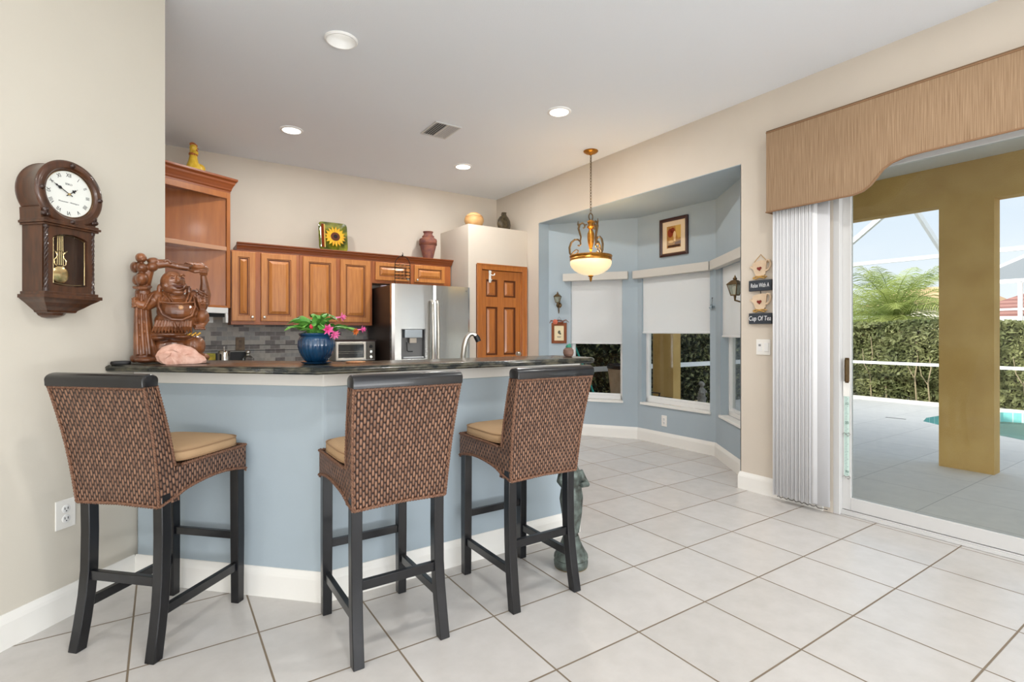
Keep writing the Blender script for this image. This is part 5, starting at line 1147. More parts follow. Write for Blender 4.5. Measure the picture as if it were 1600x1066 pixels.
def board(zc, txt, parent):
    mb = MB(); mb.box(-.090, .092, -.022, -.004, zc-.041, zc+.041); bo = mb.build('board', M_slate, parent, smooth=0, bevel=.003)
    mb = MB(); text_into(mb, txt, .046 if len(txt) > 10 else .05, (.0, -.0226, zc), sx=.58 if len(txt) > 10 else .74, shear=.12); mb.build('lettering', mat('white_chalk', (232, 234, 236), .7), bo, smooth=0)
cup(.262, sg); board(.130, 'Relax With A', sg); cup(.008, sg); board(-.122, 'Cup Of Tea', sg)
mb = MB(); mb.tube([(-.05, -.012, .312), (-.02, -.008, .345), (0, -.006, .368), (.02, -.008, .345), (.062, -.012, .300)], .0024, 6); mb.build('twine', mat('raffia', (186, 146, 80)), sg)
mb = MB(); mb.tube([(0, -.012, .09), (.004, -.012, .06)], .003, 6); mb.build('wire_link', M_iron, sg)
def wallplate(name, lb, cat, loc, rz, w_, h_, kind):
    t = thing(name, lb, cat, loc, rz); mb = MB(); mb.box(-w_/2, w_/2, -.006, -.0005, -h_/2, h_/2); mb.build('plate', M_white, t, smooth=0, bevel=.003)
    if kind == 'switch':
        mb = MB(); mb.box(.010, .044, -.010, -.006, -.033, .033); mb.build('rocker', M_vinyl, t, smooth=0, bevel=.003)
        mb = MB(); mb.box(-.042, -.008, -.008, -.006, -.033, .033); mb.build('sensor_face', M_vinyl, t, smooth=0, bevel=.002)
        mb = MB(); mb.box(-.034, -.016, -.0092, -.008, .006, .022); mb.build('sensor_window', mat('grey_plastic', (150, 150, 150), .4), t, smooth=0)
    else:
        for cx_ in ([0] if w_ < .09 else [-.0, ]):
            for zc in (-.021, .021):
                mb = MB(); mb.xf((cx_, -.006, zc), rx=PI/2); mb.lathe([(.017, 0), (.017, .002), (.015, .003), (.001, .003)], 20); mb.build('socket', M_vinyl, t)
                mb = MB(); mb.box(cx_-.008, cx_-.005, -.0096, -.009, zc-.002, zc+.008); mb.box(cx_+.005, cx_+.008, -.0096, -.009, zc-.002, zc+.008); mb.xf((cx_, -.0092, zc-.008), rx=PI/2); mb.disc((0, 0, 0), .003, 8); mb.build('slots', mat('dark_slot', (60, 60, 60), .6), t, smooth=0)
    return t
wallplate('light_switch', 'white double light switch plate on the beige wall under the hanging sign', 'light switch', (3.8, 2.235, 1.12), R(-90), .112, .118, 'switch')
wallplate('wall_outlet', 'white wall outlet low on the left wall under the clock', 'outlet', (-.352, 2.948, .448), R(45), .085, .125, 'outlet')
p, rz = on_bay(1, .385, .262); wallplate('wall_outlet', 'white wall outlet beneath the centre bay window', 'outlet', p, rz, .072, .12, 'outlet')

# ------------------------------------------------------------------ valance, vertical blinds
va = thing('fabric_valance', 'brown woven fabric valance box with a curved lower edge above the sliding door', 'valance', (3.67, 2.138, 0))
ytop = 2.692; E_ = 3.78 # total length
step = [(0, 2.111), (.58, 2.111), (.63, 2.122), (.675, 2.15), (.71, 2.19), (.745, 2.232), (.79, 2.26), (.86, 2.277), (.95, 2.281)]
low = step+[(E_-x, z) for x, z in reversed(step)]
low = [(-x, z) for x, z in low]; P = [(0, ytop)]+low+[(-E_, ytop)]
mb = MB(); a_ = [mb.v((0, y, z)) for y, z in P]; b_ = [mb.v((.022, y, z)) for y, z in P]
for i in range(len(low)-1):
    y0, z0 = low[i]; y1, z1 = low[i+1]
    for xx in (0, .022): mb.f([mb.v((xx, y0, z0)), mb.v((xx, y1, z1)), mb.v((xx, y1, ytop)), mb.v((xx, y0, ytop))])
    mb.f([mb.v((0, y0, z0)), mb.v((.022, y0, z0)), mb.v((.022, y1, z1)), mb.v((0, y1, z1))])
bmesh.ops.remove_doubles(mb.bm, verts=mb.bm.verts, dist=1e-5)
for v in [v for v in mb.bm.verts if not v.link_faces]: mb.bm.verts.remove(v)
mb.box(.022, .129, -.020, 0, 2.111, ytop); mb.box(.022, .129, -E_, -E_+.02, 2.111, ytop); mb.build('front_board', M_val, va, smooth=0)
mb = MB(); mb.box(0.001, .129, -E_, 0, ytop, ytop+.012); mb.build('top_board', mat('valance_top', (112, 88, 64), .9), va, smooth=0)
mb = MB(); mb.tube([(-.001, y, z) for y, z in low], .006, 8); mb.tube([(-.001, 0, 2.111), (.129, 0, 2.111)], .006, 8); mb.tube([(-.001, 0, ytop-.002), (-.001, -E_, ytop-.002)], .005, 8); mb.build('piping', mat('valance_piping', (136, 104, 76), .9), va)
vb = thing('vertical_blinds', 'stack of white vertical blind slats drawn to the left of the sliding door', 'blinds', (3.745, 2.10, 0))
mb = MB(); mb.box(-.022, .022, -3.6, -.01, 2.44, 2.48); mb.build('headrail', M_alu, vb, smooth=0)
M_slat = mat('vinyl_slat', (226, 226, 227), .55, trans=0); M_slat2 = mat('vinyl_slat_shaded', (206, 206, 208), .55)  # greyer copy on alternate slats paints in the shaded lines of the stack
mb = None
nS = 22
for k in range(nS):
    y = -.012-k*.0135; th = R(27+[0, 5, 1, 7, 2][k % 5]); hwid_ = .044
    if k >= nS-2: th = R(50 if k == nS-2 else 76); y -= .012*(k-nS+3)
    mb = MB(); n = 6; A_ = []
    for i in range(n+1):
        s = -1+2*i/n; bow = .006*(1-s*s); x = s*hwid_*math.cos(th)-bow*math.sin(th); yy = y-s*hwid_*math.sin(th)-bow*math.cos(th)
        A_.append((x, yy))
    for i in range(n):
        mb.f([mb.v((*A_[i], .045+.004*(k % 3))), mb.v((*A_[i+1], .045+.004*(k % 3))), mb.v((*A_[i+1], 2.435)), mb.v((*A_[i], 2.435))])
    bmesh.ops.remove_doubles(mb.bm, verts=mb.bm.verts, dist=1e-6)
    o = mb.build('slat', [M_slat, M_slat2][k % 2], vb, smooth=60, mods=(('SOLIDIFY', dict(thickness=.001)),))
    
    mb = MB(); mb.f([mb.v((x*.96, yy-.0015, z)) for x, yy, z in [(A_[0][0], A_[0][1], .047+.004*(k % 3)), (A_[-1][0], A_[-1][1], .047+.004*(k % 3)), (A_[-1][0], A_[-1][1], .085), (A_[0][0], A_[0][1], .085)]]); mb.build('bottom_weight', mat('slat_weight', (196, 196, 198), .6), o, smooth=0)
mb = MB(); mb.tube([(-.03, -.02-.0135*k, .040+.006*math.sin(k*2.3)) for k in range(nS)]+[(-.02, -.36, .036)], .003, 6); mb.build('spacer_chain', mat('chain_grey', (70, 66, 62), .5), vb)

# ------------------------------------------------------------------ sliding glass door
M_dalu = mat('door_aluminium', (204, 203, 201), .45)
sd = thing('door_2', None, None, (0, 0, 0)); sd['kind'] = 'structure'
def frame_rect(mb, y0, y1, z0, z1, x0, x1, st_, rt, rb):
    mb.box(x0, x1, y0, y0+st_, z0, z1); mb.box(x0, x1, y1-st_, y1, z0, z1); mb.box(x0, x1, y0+st_, y1-st_, z0, z0+rb); mb.box(x0, x1, y0+st_, y1-st_, z1-rt, z1)
mb = MB(); mb.box(3.802, 3.945, 1.70, 1.739, .0, 2.40); mb.box(3.802, 3.945, -1.499, -1.46, 0, 2.40); mb.box(3.802, 3.945, -1.46, 1.70, 2.35, 2.40); mb.box(3.83, 3.945, -1.46, 1.70, .001, .022); mb.box(3.835, 3.842, -1.46, 1.70, .022, .032); mb.box(3.88, 3.886, -1.46, 1.70, .022, .032)
mb.build('door_frame', M_dalu, sd, smooth=0, bevel=.002)
for k, (ya, yb, xo) in enumerate(((.66, 1.70, 3.846), (-.42, .70, 3.89), (-1.46, -.38, 3.846))):
    mb = MB(); frame_rect(mb, ya, yb, .033, 2.352, xo, xo+.034, .052, .06, .085); pn = mb.build('sliding_panel', M_dalu, sd, smooth=0, bevel=.002)
    mb = MB(); mb.box(xo+.014, xo+.018, ya+.052, yb-.052, .118, 2.292); mb.build('glass', M_glass, pn, smooth=0)
    if k == 0:
        mb = MB(); mb.box(3.818, 3.846, 1.66, 1.676, .90, 1.05); mb.box(3.838, 3.846, 1.656, 1.682, .89, 1.06); mb.build('pull_handle', M_bronze, pn, smooth=0, bevel=.003)
gs = thing('measuring_strip', 'pale green measuring strip clipped to the sliding door frame', 'measuring strip', (3.845, 1.672, .26), R(-90))
mb = MB(); mb.box(-.016, .016, -.003, -.0005, 0, .54); mb.build('strip', mat('pale_green_strip', (206, 226, 218), .5), gs, smooth=0)
mb = MB()
for k in range(52): mb.box(-.012, .004 if k % 5 else .010, -.0036, -.003, .012+k*.0102, .0145+k*.0102)
for z_, s_ in ((.03, '70'), (.36, '20'), (.49, '12')): text_into(mb, s_, .022, (.002, -.0042, z_))
mb.build('markings', mat('strip_ink', (96, 128, 120), .6), gs, smooth=0)
mb = MB(); mb.box(-.02, .018, -.006, -.001, .54, .64); mb.build('tag', M_white, gs, smooth=0)
for z in (0, .29):
    mb = MB(); mb.tube([(-.022, -.008, z-.01), (-.012, -.012, z+.004), (0, -.01, z-.006), (.014, -.012, z-.016), (.026, -.01, z-.004), (.016, -.01, z+.006), (0, -.01, z-.006)], .0022, 6); mb.build('clip', M_steel2, gs)

# ------------------------------------------------------------------ ceiling lights and vent
M_lens = mat('lit_lens', (255, 252, 244), emit=(255, 250, 240), estr=6); M_lensd = mat('dim_lens', (250, 250, 248), emit=(255, 252, 246), estr=1.1)
M_ring = mat('white_light_trim', (244, 244, 242), .5)
LPOS = [(.92, 3.28), (.96, 4.99), (2.73, 5.04), (2.71, 3.35), (-1.6, 1.0), (.5, .9), (2.6, 1.0), (-1.6, -1.6), (.5, -1.6), (2.6, -1.6)]  # positions behind the camera are unseen lights added to brighten the room
llab = ['recessed ceiling light with a deep white cone above the bar, the largest and unlit-looking', 'lit recessed ceiling light above the corner cabinet end of the kitchen', 'lit recessed ceiling light nearest the pantry ledge', 'lit recessed ceiling light between the vent and the pendant lamp']
for k, (x, y) in enumerate(LPOS):
    t = thing('recessed_light', llab[k] if k < 4 else 'unseen recessed ceiling light added behind the camera as fill over the great room', 'ceiling light', (x, y, HC), 0, 'recessed ceiling lights')
    mb = MB(); mb.lathe([(.098, -.0005), (.098, -.004), (.088, -.010), (.078, -.010), (.074, -.002)] if k else [(.100, -.0005), (.100, -.005), (.092, -.013), (.086, -.013), (.082, -.004)], 40, cap=False); mb.build('trim_ring', M_ring, t)
    mb = MB()
    if k: mb.lathe([(.076, -.0015), (.076, -.006), (.002, -.007)], 36); mb.build('lens', M_lens, t, smooth=0)
    else:
        mb.lathe([(.087, -.004), (.084, .0), (.072, .05), (.066, .085), (.070, .09), (.088, .0)], 40, cap=False); mb.build('cone', M_ring, t, smooth=30)
        mb = MB(); mb.lathe([(.068, .086), (.066, .078), (.001, .074)], 30); mb.build('lens', M_lensd, t, smooth=0)
    if k: area_light('recessed_light_beam', (x, y, HC-.02), (0, 0, -1), .13, .13, RECESS_POWER, (1, .985, .96), 'DISK')
cv = thing('ceiling_vent', 'white louvred air vent in the ceiling between the recessed lights', 'vent', (2.072, 4.247, HC))
mb = MB(); hx, hy = .125, .165
for b4 in ((-hx, -hx+.018, -hy, hy), (hx-.018, hx, -hy, hy), (-hx+.018, hx-.018, -hy, -hy+.018), (-hx+.018, hx-.018, hy-.018, hy), (-.006, .006, -hy+.018, hy-.018)): mb.box(*b4, -.010, -.0005)
mb.build('frame', mat('vent_white', (206, 206, 204), .5), cv, smooth=0, bevel=.002)
mb = MB(); mb.box(-hx+.018, hx-.018, -hy+.018, hy-.018, -.002, -.0006); mb.build('backing', mat('vent_dark', (104, 104, 104), .8), cv, smooth=0)
for k in range(10):
    x = -.095+k*.0211; s = -1 if x < 0 else 1
    mb = MB(); mb.bar((x, -hy+.018, -.007), (x, hy-.018, -.007), .013, .0015, up=(s*.55, 0, .84)); mb.build('louvre', mat('vent_white', (206, 206, 204)), cv, smooth=0)

# ================================================================== outdoors
import numpy as np
def raw_mesh(name, V, F, m, parent=None, smooth=False):
    me = bpy.data.meshes.new(name); me.from_pydata(V, [], F); me.update()
    for q_ in (m if isinstance(m, (list, tuple)) else [m]): me.materials.append(q_)
    o = bpy.data.objects.new(name, me); C.objects.link(o)
    if parent: o.parent = parent
    if smooth:
        for p in me.polygons: p.use_smooth = True
    return o
sbox('roof', mat('roof_tile', (170, 110, 80), .9), (-5.2, 3.95, -6.2, 6.5, 3.18, 3.42), (3.95, 6.35, -6.2, 5.5, 3.18, 3.42))
sbox('ceiling_lanai', M_lanc, (3.952, 6.30, -6, 5.45, 2.775, 2.95))
sbox('wall_exterior', M_stucco, (-.55, 3.95, 6.201, 6.35, 0, 3.17), (3.952, 4.06, 5.12, 6.35, 0, 2.86), (-5.1, -5.0, -6, 6.35, 0, 3.17))
# patio slab with a hole left for the pool
PX0, PX1, PY0, PY1 = 3.96, 11.45, -6.0, 5.72
pool = [(8.86, 2.87), (9.25, 2.96), (9.75, 2.92), (10.35, 2.76), (10.9, 2.50), (11.05, 2.20), (11.0, .5), (10.9, -3.0), (9.5, -4.4), (8.2, -3.6), (7.7, -1.5), (7.9, .6), (8.16, 1.55), (8.42, 2.0), (8.58, 2.35), (8.68, 2.64)]
bm = bmesh.new()
outer = [bm.verts.new((x, y, 0)) for x, y in ((3.955, PY0), (PX1, PY0), (PX1, PY1), (3.955, PY1))]; inner = [bm.verts.new((x, y, 0)) for x, y in pool]
es = [bm.edges.new((L_[i], L_[(i+1) % len(L_)])) for L_ in (outer, inner) for i in range(len(L_))]
bmesh.ops.triangle_fill(bm, use_beauty=True, edges=es)
me = bpy.data.meshes.new('floor_patio'); 
for f in bm.faces:
    if f.normal.z < 0: f.normal_flip()
bm.to_mesh(me); bm.free(); me.materials.append(M_deck); o = bpy.data.objects.new('floor_patio', me); C.objects.link(o); o.location.z = -.012; struct(o)
sl_ = thing('swimming_pool', 'turquoise swimming pool set in the patio beyond the ochre column', 'pool', (9.5, 0, 0))
def rel(P): return [(x-9.5, y) for x, y in P]
mb = MB(); ip = rel(pool); n = len(ip)
for (za, zb, mi) in ((-.013, -.19, 0), (-.19, -.36, 1)):
    mb.mi = mi
    a_ = [mb.v((x, y, za)) for x, y in ip]; b_ = [mb.v((x, y, zb)) for x, y in ip]
    for i in range(n): mb.f([a_[i], a_[(i+1) % n], b_[(i+1) % n], b_[i]])
mb.f([mb.v((x, y, -.36)) for x, y in ip]); mb.build('basin', [M_poolt, mat('pool_plaster', (206, 244, 244), .7)], sl_, smooth=0)
m = glass_mat('pool_water', (.86, .98, .98, 1), .03)
bpn = m.node_tree.nodes.new('ShaderNodeBump'); nzn = m.node_tree.nodes.new('ShaderNodeTexNoise'); nzn.inputs['Scale'].default_value = 5; bpn.inputs['Strength'].default_value = .3
m.node_tree.links.new(nzn.outputs[0], bpn.inputs['Height'])
for nd in m.node_tree.nodes:
    if nd.type in ('BSDF_GLOSSY', 'FRESNEL'): m.node_tree.links.new(bpn.outputs[0], nd.inputs['Normal'])
mb = MB(); mb.f([mb.v((x, y, -.16)) for x, y in ip]); mb.build('water', m, sl_, smooth=0)
mb = MB(); mb.box(-.12, .12, -.02, .02, 0, .003); tag(mb.build('deck_drain', mat('drain_grey', (120, 116, 110), .6), smooth=0, loc=(8.83, 3.19, -.012), rotz=R(98)), 'narrow grey drain cover in the patio floor', 'drain')
sbox('ground', mat('garden_soil', (118, 104, 82), .95, col2=(150, 138, 110), vscale=3), (-30, 60, -40, 60, -.5, -.16))
# ochre columns and beam of the covered patio
sbox('wall_lanai_arcade', M_stucco, (6.02, 6.18, 1.44, 1.83, -.012, 2.41), (6.02, 6.18, 4.88, 5.25, -.012, 2.41), (6.02, 6.18, -6, 5.25, 2.41, 2.774), (6.02, 6.18, -2.4, -2.0, -.012, 2.41))
# screen enclosure
pc = thing('pool_cage', 'white aluminium screen enclosure frame around the pool patio', 'screen enclosure', (11.2, 0, 0))
mb = MB()
T = .055
mb.bar((0, -6, 2.56), (0, 5.6, 2.56), .05, .07); mb.build('eave_beam', M_alu, pc, smooth=0)
mb = MB(); mb.bar((0, -6, .665), (0, 5.6, .665), .05, .05); mb.build('chair_rail', M_alu, pc, smooth=0)
mb = MB(); mb.bar((-7.1, 5.6, .70), (0, 5.6, .70), .05, .07); mb.build('chair_rail', M_alu, pc, smooth=0)
mb = MB(); mb.bar((-7.1, 5.6, 2.56), (0, 5.6, 2.56), .05, .07); mb.build('eave_beam', M_alu, pc, smooth=0)
for y in (5.6, 3.15, .2, -2.4, -5):
    mb = MB(); mb.box(-.025, .025, y-.025, y+.025, -.012, 2.53); mb.build('post', M_alu, pc, smooth=0)
mb = MB(); mb.box(-4.30, -4.23, 5.56, 5.64, -.012, 2.53); mb.build('post', M_alu, pc, smooth=0)
for A_, B_2 in (((0, 3.30, 2.52), (-2.0, 3.61, 4.15)), ((0, 5.27, 2.6), (-1.18, 3.52, 3.42)), ((0, 2.0, 2.59), (-2.0, 2.2, 4.15)), ((0, -1.2, 2.59), (-2.05, .6, 4.15))):
    mb = MB(); mb.bar(A_, B_2, .05, .09); mb.build('roof_beam', M_alu, pc, smooth=0)
mb = MB(); mb.bar((-2.05, -5, 4.18), (-2.05, 5.6, 4.18), .05, .08); mb.build('roof_beam', M_alu, pc, smooth=0)
mb = MB(); mb.bar((-2.05, 3.6, 4.15), (-4.9, 3.6, 3.3), .05, .08); mb.build('roof_beam', M_alu, pc, smooth=0)

def leaves(name, n, boxes, size, m, label, cat, seed, group=None, core=None, wave=.12):
    rs = np.random.RandomState(seed); vol = np.array([(b_[1]-b_[0])*(b_[3]-b_[2])+(b_[1]-b_[0])*(b_[5]-b_[4])+(b_[3]-b_[2])*(b_[5]-b_[4]) for b_ in boxes]); pr_ = vol/vol.sum()
    V = []; F = []
    o = thing(name, label, cat, (boxes[0][0], boxes[0][2], 0), 0, group); off_ = np.array((boxes[0][0], boxes[0][2], 0))
    for b_, p_ in zip(boxes, pr_):
        k = int(n*p_); P = rs.rand(k, 3)*np.array([b_[1]-b_[0], b_[3]-b_[2], b_[5]-b_[4]])+np.array([b_[0], b_[2], b_[4]])
        # push most leaves to the visible faces
        face = rs.rand(k); lo_ = np.array([b_[0], b_[2], b_[4]]); hi_ = np.array([b_[1], b_[3], b_[5]])
        q_ = face < .62; d_ = np.abs(rs.randn(k))*.05
        long_x = (b_[1]-b_[0]) > (b_[3]-b_[2])
        if long_x: P[q_, 1] = (lo_[1]+d_+wave*np.sin(P[:, 0]*2.1+P[:, 2]*3)*.5+wave*np.sin(P[:, 0]*5.3+1)*.3)[q_]
        else: P[q_, 0] = (lo_[0]+d_+wave*np.sin(P[:, 1]*2.1+P[:, 2]*3)*.5+wave*np.sin(P[:, 1]*5.3+1)*.3)[q_]
        q2 = face > .8; P[q2, 2] = (hi_[2]-d_+wave*.4*np.sin(P[:, 0]*3+P[:, 1]*2.7))[q2]
        P -= off_
        for p in P:
            a = rs.randn(3); a /= np.linalg.norm(a); b = np.cross(a, rs.randn(3)); b /= np.linalg.norm(b); s = size*rs.uniform(.6, 1.3); i = len(V)
            V += [tuple(p-a*s), tuple(p+b*s*.42), tuple(p+a*s), tuple(p-b*s*.42)]; F.append((i, i+1, i+2, i+3))
    raw_mesh('foliage', V, F, m, o)
    mb = MB()
    for b_ in boxes: mb.box(b_[0]+.14-off_[0], b_[1]-.14-off_[0], b_[2]+.14-off_[1], b_[3]-.14-off_[1], 0 if core is None else core, b_[5]-.16)
    mb.build('branches', mat('hedge_inner', (46, 50, 34), .95, col2=(90, 84, 62), vscale=14), o, smooth=0)
    return o
def leaf_mat(name, c1, c2, vs=6, tr=.35):
    m = mat(name, c1, .55, col2=c2, vscale=vs, detail=3, lo=.3 if vs < 10 else .48, hi=.7 if vs < 10 else .74); nt = m.node_tree; b = nt.nodes['Principled BSDF']
    t = nt.nodes.new('ShaderNodeBsdfTranslucent'); mx = nt.nodes.new('ShaderNodeMixShader'); mx.inputs[0].default_value = tr
    src = b.inputs['Base Color'].links[0].from_socket; nt.links.new(src, t.inputs[0]); nt.links.new(b.outputs[0], mx.inputs[1]); nt.links.new(t.outputs[0], mx.inputs[2]); nt.links.new(mx.outputs[0], nt.nodes['Material Output'].inputs[0]); return m
M_hedge = leaf_mat('hedge_leaf', (88, 98, 58), (154, 156, 108), 2.4)
M_hedge2 = leaf_mat('dark_hedge_leaf_sunspots', (38, 48, 32), (206, 210, 152), 15)  # pale second tone paints sunlit spots onto the dark leaves
hedge_far = leaves('hedge', 26000, [(11.62, 12.4, .6, 5.72, -.1, 1.42)], .055, M_hedge, 'sunlit clipped green hedge along the far edge of the pool patio', 'hedge', 5)
leaves('hedge', 3000, [(11.62, 12.4, -6, .48, -.1, 1.42)], .09, M_hedge, 'clipped hedge continuing beyond the right edge of the sliding door view', 'hedge', 6)
leaves('hedge', 16000, [(4.6, 12.4, 5.88, 6.7, -.1, 2.3)], .075, M_hedge2, 'tall dark leafy hedge close outside the blue bay windows', 'hedge', 8)
# bare stems showing in the hedge
for x, y, h_ in ((11.60, 4.34, 1.2), (11.60, 3.86, 1.15), (11.60, 2.38, 1.1), (11.60, 3.66, .9), (11.60, 4.6, 1.2)):
    mb = MB(); mb.xf((x-11.62, y-.6, -.05)); mb.tube([(0, 0, 0), (.01, .03, h_*.4), (-.0, -.02, h_*.7), (.05, .03, h_)], [.013, .012, .010, .005], 7); mb.tube([(0, .02, h_*.35), (-.02, .12, h_*.55), (0, .16, h_*.8)], [.009, .007, .004], 6)
    mb.build('stem', mat('pale_bark', (150, 136, 110), .9), hedge_far)

# palm
def palm(loc, label, nf, Lf, seed, th=1.9):
    rs = random.Random(seed); t = thing('palm_tree', label, 'palm tree', loc)
    mb = MB(); mb.tube([(0, 0, 0), (.02, 0, th*.5), (0, 0, th)], [.14, .12, .13], 14); mb.build('trunk', mat('palm_bark', (130, 104, 76), .95, col2=(90, 70, 50), vscale=12, bump=.6, bscale=30), t)
    for k in range(nf):
        az = k*2.39996+rs.uniform(-.2, .2); el_ = R(84-(78*(k/nf)**.8)+rs.uniform(-6, 6)); L_ = Lf*rs.uniform(.85, 1.1); V = []; F = []
        d = Vector((math.cos(az), math.sin(az), 0)); spine = []; p = Vector((0, 0, th)); e_ = el_
        N_ = 16
        for i in range(N_+1):
            spine.append(p.copy()); p = p+(d*math.cos(e_)+Vector((0, 0, 1))*math.sin(e_))*(L_/N_); e_ -= R(2.6+i*.32)*(1.0 if el_ < 1 else .8)
        mb = MB(); mb.tube(spine, [.016*(1-.85*i/N_) for i in range(N_+1)], 5); side = d.cross(Vector((0, 0, 1))).normalized()
        for i in range(1, N_*3):
            f_ = i/3; j = int(f_); q_ = spine[j].lerp(spine[min(j+1, N_)], f_-j); tn = (spine[min(j+1, N_)]-spine[max(j-1, 0)]).normalized(); u = i/(N_*3)
            ln = L_*.30*math.sin(PI*min(1, u*.86+.12))**.7
            for s in (-1, 1):
                dr = (side*s*.82+tn*.65+Vector((0, 0, -.18+rs.uniform(-.12, .12)))).normalized(); a = q_+dr*ln*.5+Vector((0, 0, .01)); b = q_+dr*ln+Vector((0, 0, -ln*.22)); w_ = tn*.008
                V_ = [mb.v(q_-w_), mb.v(q_+w_), mb.v(a+w_), mb.v(b), mb.v(a-w_)]; mb.f([V_[0], V_[1], V_[2], V_[4]]); mb.f([V_[4], V_[2], V_[3]])
        mb.build('frond', M_frond, t, smooth=0)
    return t
M_frond = leaf_mat('palm_frond', (124, 144, 80), (184, 192, 116), 1.5, .45)
palm((14.6, 5.33, -.1), 'bushy palm tree with feathery fronds behind the hedge', 46, 1.85, 4, 1.6)
palm((19.6, 8.9, -.1), 'second smaller palm behind and left of the bushy palm', 26, 1.9, 9, 1.6)

# neighbour's house and cage
nh = thing('neighbour_house', 'neighbouring house with a red tiled roof beyond the hedge', 'house', (25.0, 5.0, 0))
mb = MB(); mb.box(0, 8, -9, 1.6, -.3, 1.72); mb.build('wall', mat('cream_stucco', (222, 216, 204), .9), nh, smooth=0)
mb = MB(); mb.loft([[(-.5, -9.6, 1.75), (-.5, 2.1, 1.75), (8.6, 2.1, 1.75), (8.6, -9.6, 1.75)], [(-.5, -9.6, 1.83), (-.5, 2.1, 1.83), (8.6, 2.1, 1.83), (8.6, -9.6, 1.83)], [(3.2, -6, 3.6), (3.2, -1.4, 3.6), (4.8, -1.4, 3.6), (4.8, -6, 3.6)]])
m, nt, b = node_mat('red_roof_tile'); tc = nt.nodes.new('ShaderNodeTexCoord'); wv_ = nt.nodes.new('ShaderNodeTexWave'); wv_.bands_direction = 'Z'; wv_.inputs['Scale'].default_value = 2.2; nt.links.new(tc.outputs['Object'], wv_.inputs[0]); nt.links.new(mix_c(nt, wv_.outputs[0], lin((116, 76, 70)), lin((146, 106, 98))), b.inputs['Base Color']); b.inputs['Roughness'].default_value = .9
mb.build('roof', m, nh, smooth=0)
mb = MB(); mb.box(-.58, -.5, -9.6, 2.1, 1.60, 1.80); mb.build('gutter', M_alu, nh, smooth=0)
nc = thing('neighbour_cage', 'white framed screen enclosure in front of the red tiled house', 'screen enclosure', (22.0, 5.0, 0))
for y in (-7, -3.5, -.35, 1.0):
    mb = MB(); mb.box(-.05, .05, y-.05, y+.05, -.3, 2.8); mb.build('post', M_alu, nc, smooth=0)
mb = MB(); mb.bar((0, -7, 2.84), (0, 1.0, 2.84), .1, .12); mb.build('eave_beam', M_alu, nc, smooth=0)
mb = MB(); mb.bar((0, -7, 1.96), (0, 1.0, 1.96), .06, .06); mb.build('chair_rail', M_alu, nc, smooth=0)
for A_, B_2 in (((0, 1.0, 2.9), (1.6, -.2, 3.8)), ((0, -1.2, 2.9), (1.6, -.2, 3.8)), ((0, -3.5, 2.9), (1.6, -3.5, 3.8)), ((1.6, -.2, 3.8), (1.6, -7, 3.8))):
    mb = MB(); mb.bar(A_, B_2, .07, .09); mb.build('roof_beam', M_alu, nc, smooth=0)
mb = MB(); mb.loft([[(0.02, 1.0, 2.9), (.02, -7, 2.9)], [(1.62, -.2, 3.78), (1.62, -7, 3.78)]], cap=False, closed=False); mb.build('mesh_roof', mat('grey_screen', (110, 114, 118), .9), nc, smooth=0)
nb = thing('neighbour_house', 'small cream house with an orange tiled roof glimpsed beside the bushy palm', 'house', (27.0, 9.4, 0))
mb = MB(); mb.box(0, 6, -2.2, 1.2, -.3, 2.4); mb.build('wall', mat('cream_stucco', (222, 216, 204)), nb, smooth=0)
mb = MB(); mb.loft([[(-.4, -2.6, 2.4), (-.4, 1.6, 2.4), (6.4, 1.6, 2.4), (6.4, -2.6, 2.4)], [(2, -1.4, 3.3), (2, .6, 3.3), (4.4, .6, 3.3), (4.4, -1.4, 3.3)]]); mb.build('roof', mat('orange_roof', (176, 146, 112), .9), nb, smooth=0)

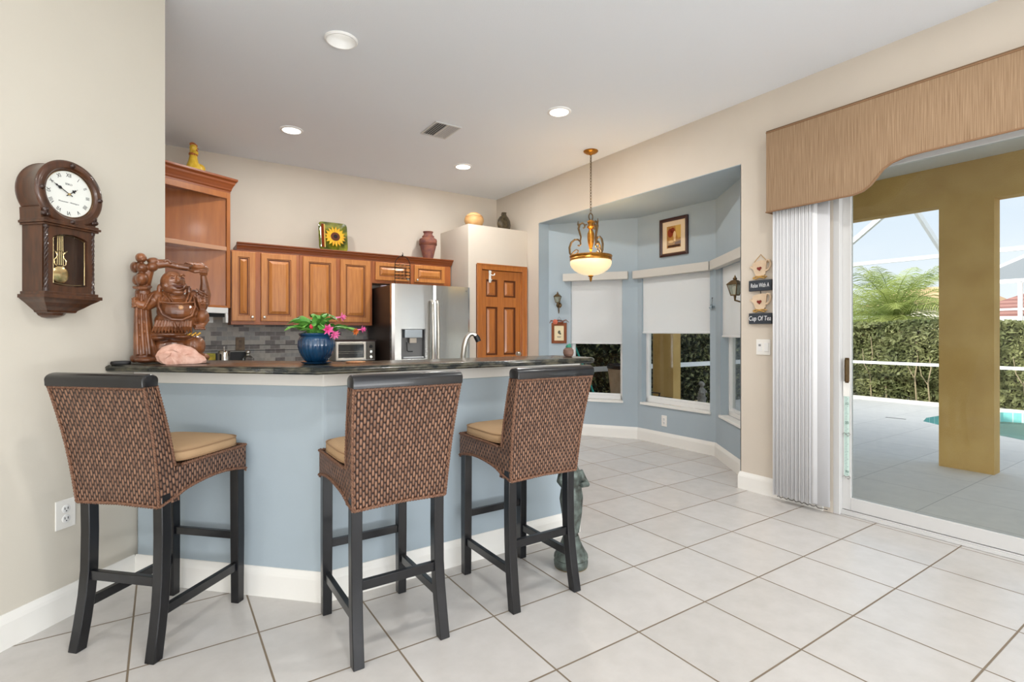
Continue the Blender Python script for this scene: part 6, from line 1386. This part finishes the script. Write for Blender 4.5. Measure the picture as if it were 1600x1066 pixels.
# things on the patio seen through the bay windows
M_pot = mat('tan_planter', (188, 162, 138), .7, col2=(170, 144, 120), vscale=9)
pn_ = thing('patio_planter', 'tall tan planter with a black rim outside the first bay window', 'planter', (5.36, 5.17, -.012))
mb = MB(); mb.lathe([(.15, 0), (.16, .03), (.20, .40), (.235, .70), (.24, .74), (.21, .74), (.20, .60), (.002, .60)], 28); mb.build('pot', M_pot, pn_)
mb = MB(); mb.lathe([(.238, .74), (.25, .75), (.25, .79), (.238, .80), (.215, .79), (.215, .745)], 28, cap=False); mb.build('rim', M_black, pn_)
gp = MB(); gp.tube([(0, 0, 0), (-.27, .16, .80), (-.55, .335, 1.6)], [.014, .013, .012], 8)
tag(gp.build('teal_pole', mat('teal_pole', (40, 160, 150), .4), None, loc=(4.95, 5.12, -.012)), 'thin teal pole leaning outside the first bay window', 'pole')
cs = thing('garden_statue', 'grey stone child figurine outside the centre bay window', 'statue', (7.21, 5.28, -.012)); cs.scale = (.56, .56, .56)
mb = MB(); mb.lathe([(.17, 0), (.17, .05), (.10, .10), (.12, .30), (.14, .36), (.002, .36)], 20); mb.build('plinth', mat('grey_stone', (150, 146, 140), .9, col2=(110, 108, 102), vscale=16), cs)
mb = MB(); mb.tube([(0, 0, .36), (0, 0, .46), (0, 0, .58), (0, 0, .66)], [.11, .10, .075, .04], 16); mb.ball((0, -.02, .735), (.07, .07, .078), 16, 12); mb.ball((.02, .04, .75), (.07, .06, .07), 12, 10); mb.tube([(-.07, 0, .6), (-.12, -.06, .5), (-.04, -.12, .48)], [.035, .03, .022], 10); mb.tube([(.07, 0, .6), (.12, -.06, .52), (.04, -.12, .5)], [.035, .03, .022], 10)
mb.build('child_figure', mat('grey_stone', (150, 146, 140)), cs, smooth=60, mods=(('REMESH', dict(mode='VOXEL', voxel_size=.012, use_smooth_shade=True)),))
pch = thing('patio_chair', 'dark metal patio chair beside the second ochre column', 'chair', (5.12, 4.57, -.012), R(56)); pch.scale = (1, 1, .76)
mb = MB(); mb.box(-.24, .24, -.24, .24, .40, .43); mb.build('seat', M_iron, pch, smooth=0, bevel=.005)
for sx in (-1, 1):
    for sy in (-1, 1): mb = MB(); mb.tube([(sx*.22, sy*.22, 0), (sx*.22, sy*.22, .40)], .012, 8); mb.build('leg', M_iron, pch)
    mb = MB(); mb.tube([(sx*.25, -.22, .41), (sx*.26, -.24, .58), (sx*.26, -.1, .60), (sx*.26, .2, .60)], .014, 8, flat=.6); mb.build('armrest', M_iron, pch)
mb = MB(); mb.tube([(-.22, .22, .42), (-.22, .27, .66), (0, .28, .70), (.22, .27, .66), (.22, .22, .42)], .012, 8)
for k in range(5): mb.tube([(-.15+.075*k, .225, .42), (-.15+.075*k, .272, .68)], .006, 6)
mb.build('backrest', M_iron, pch)
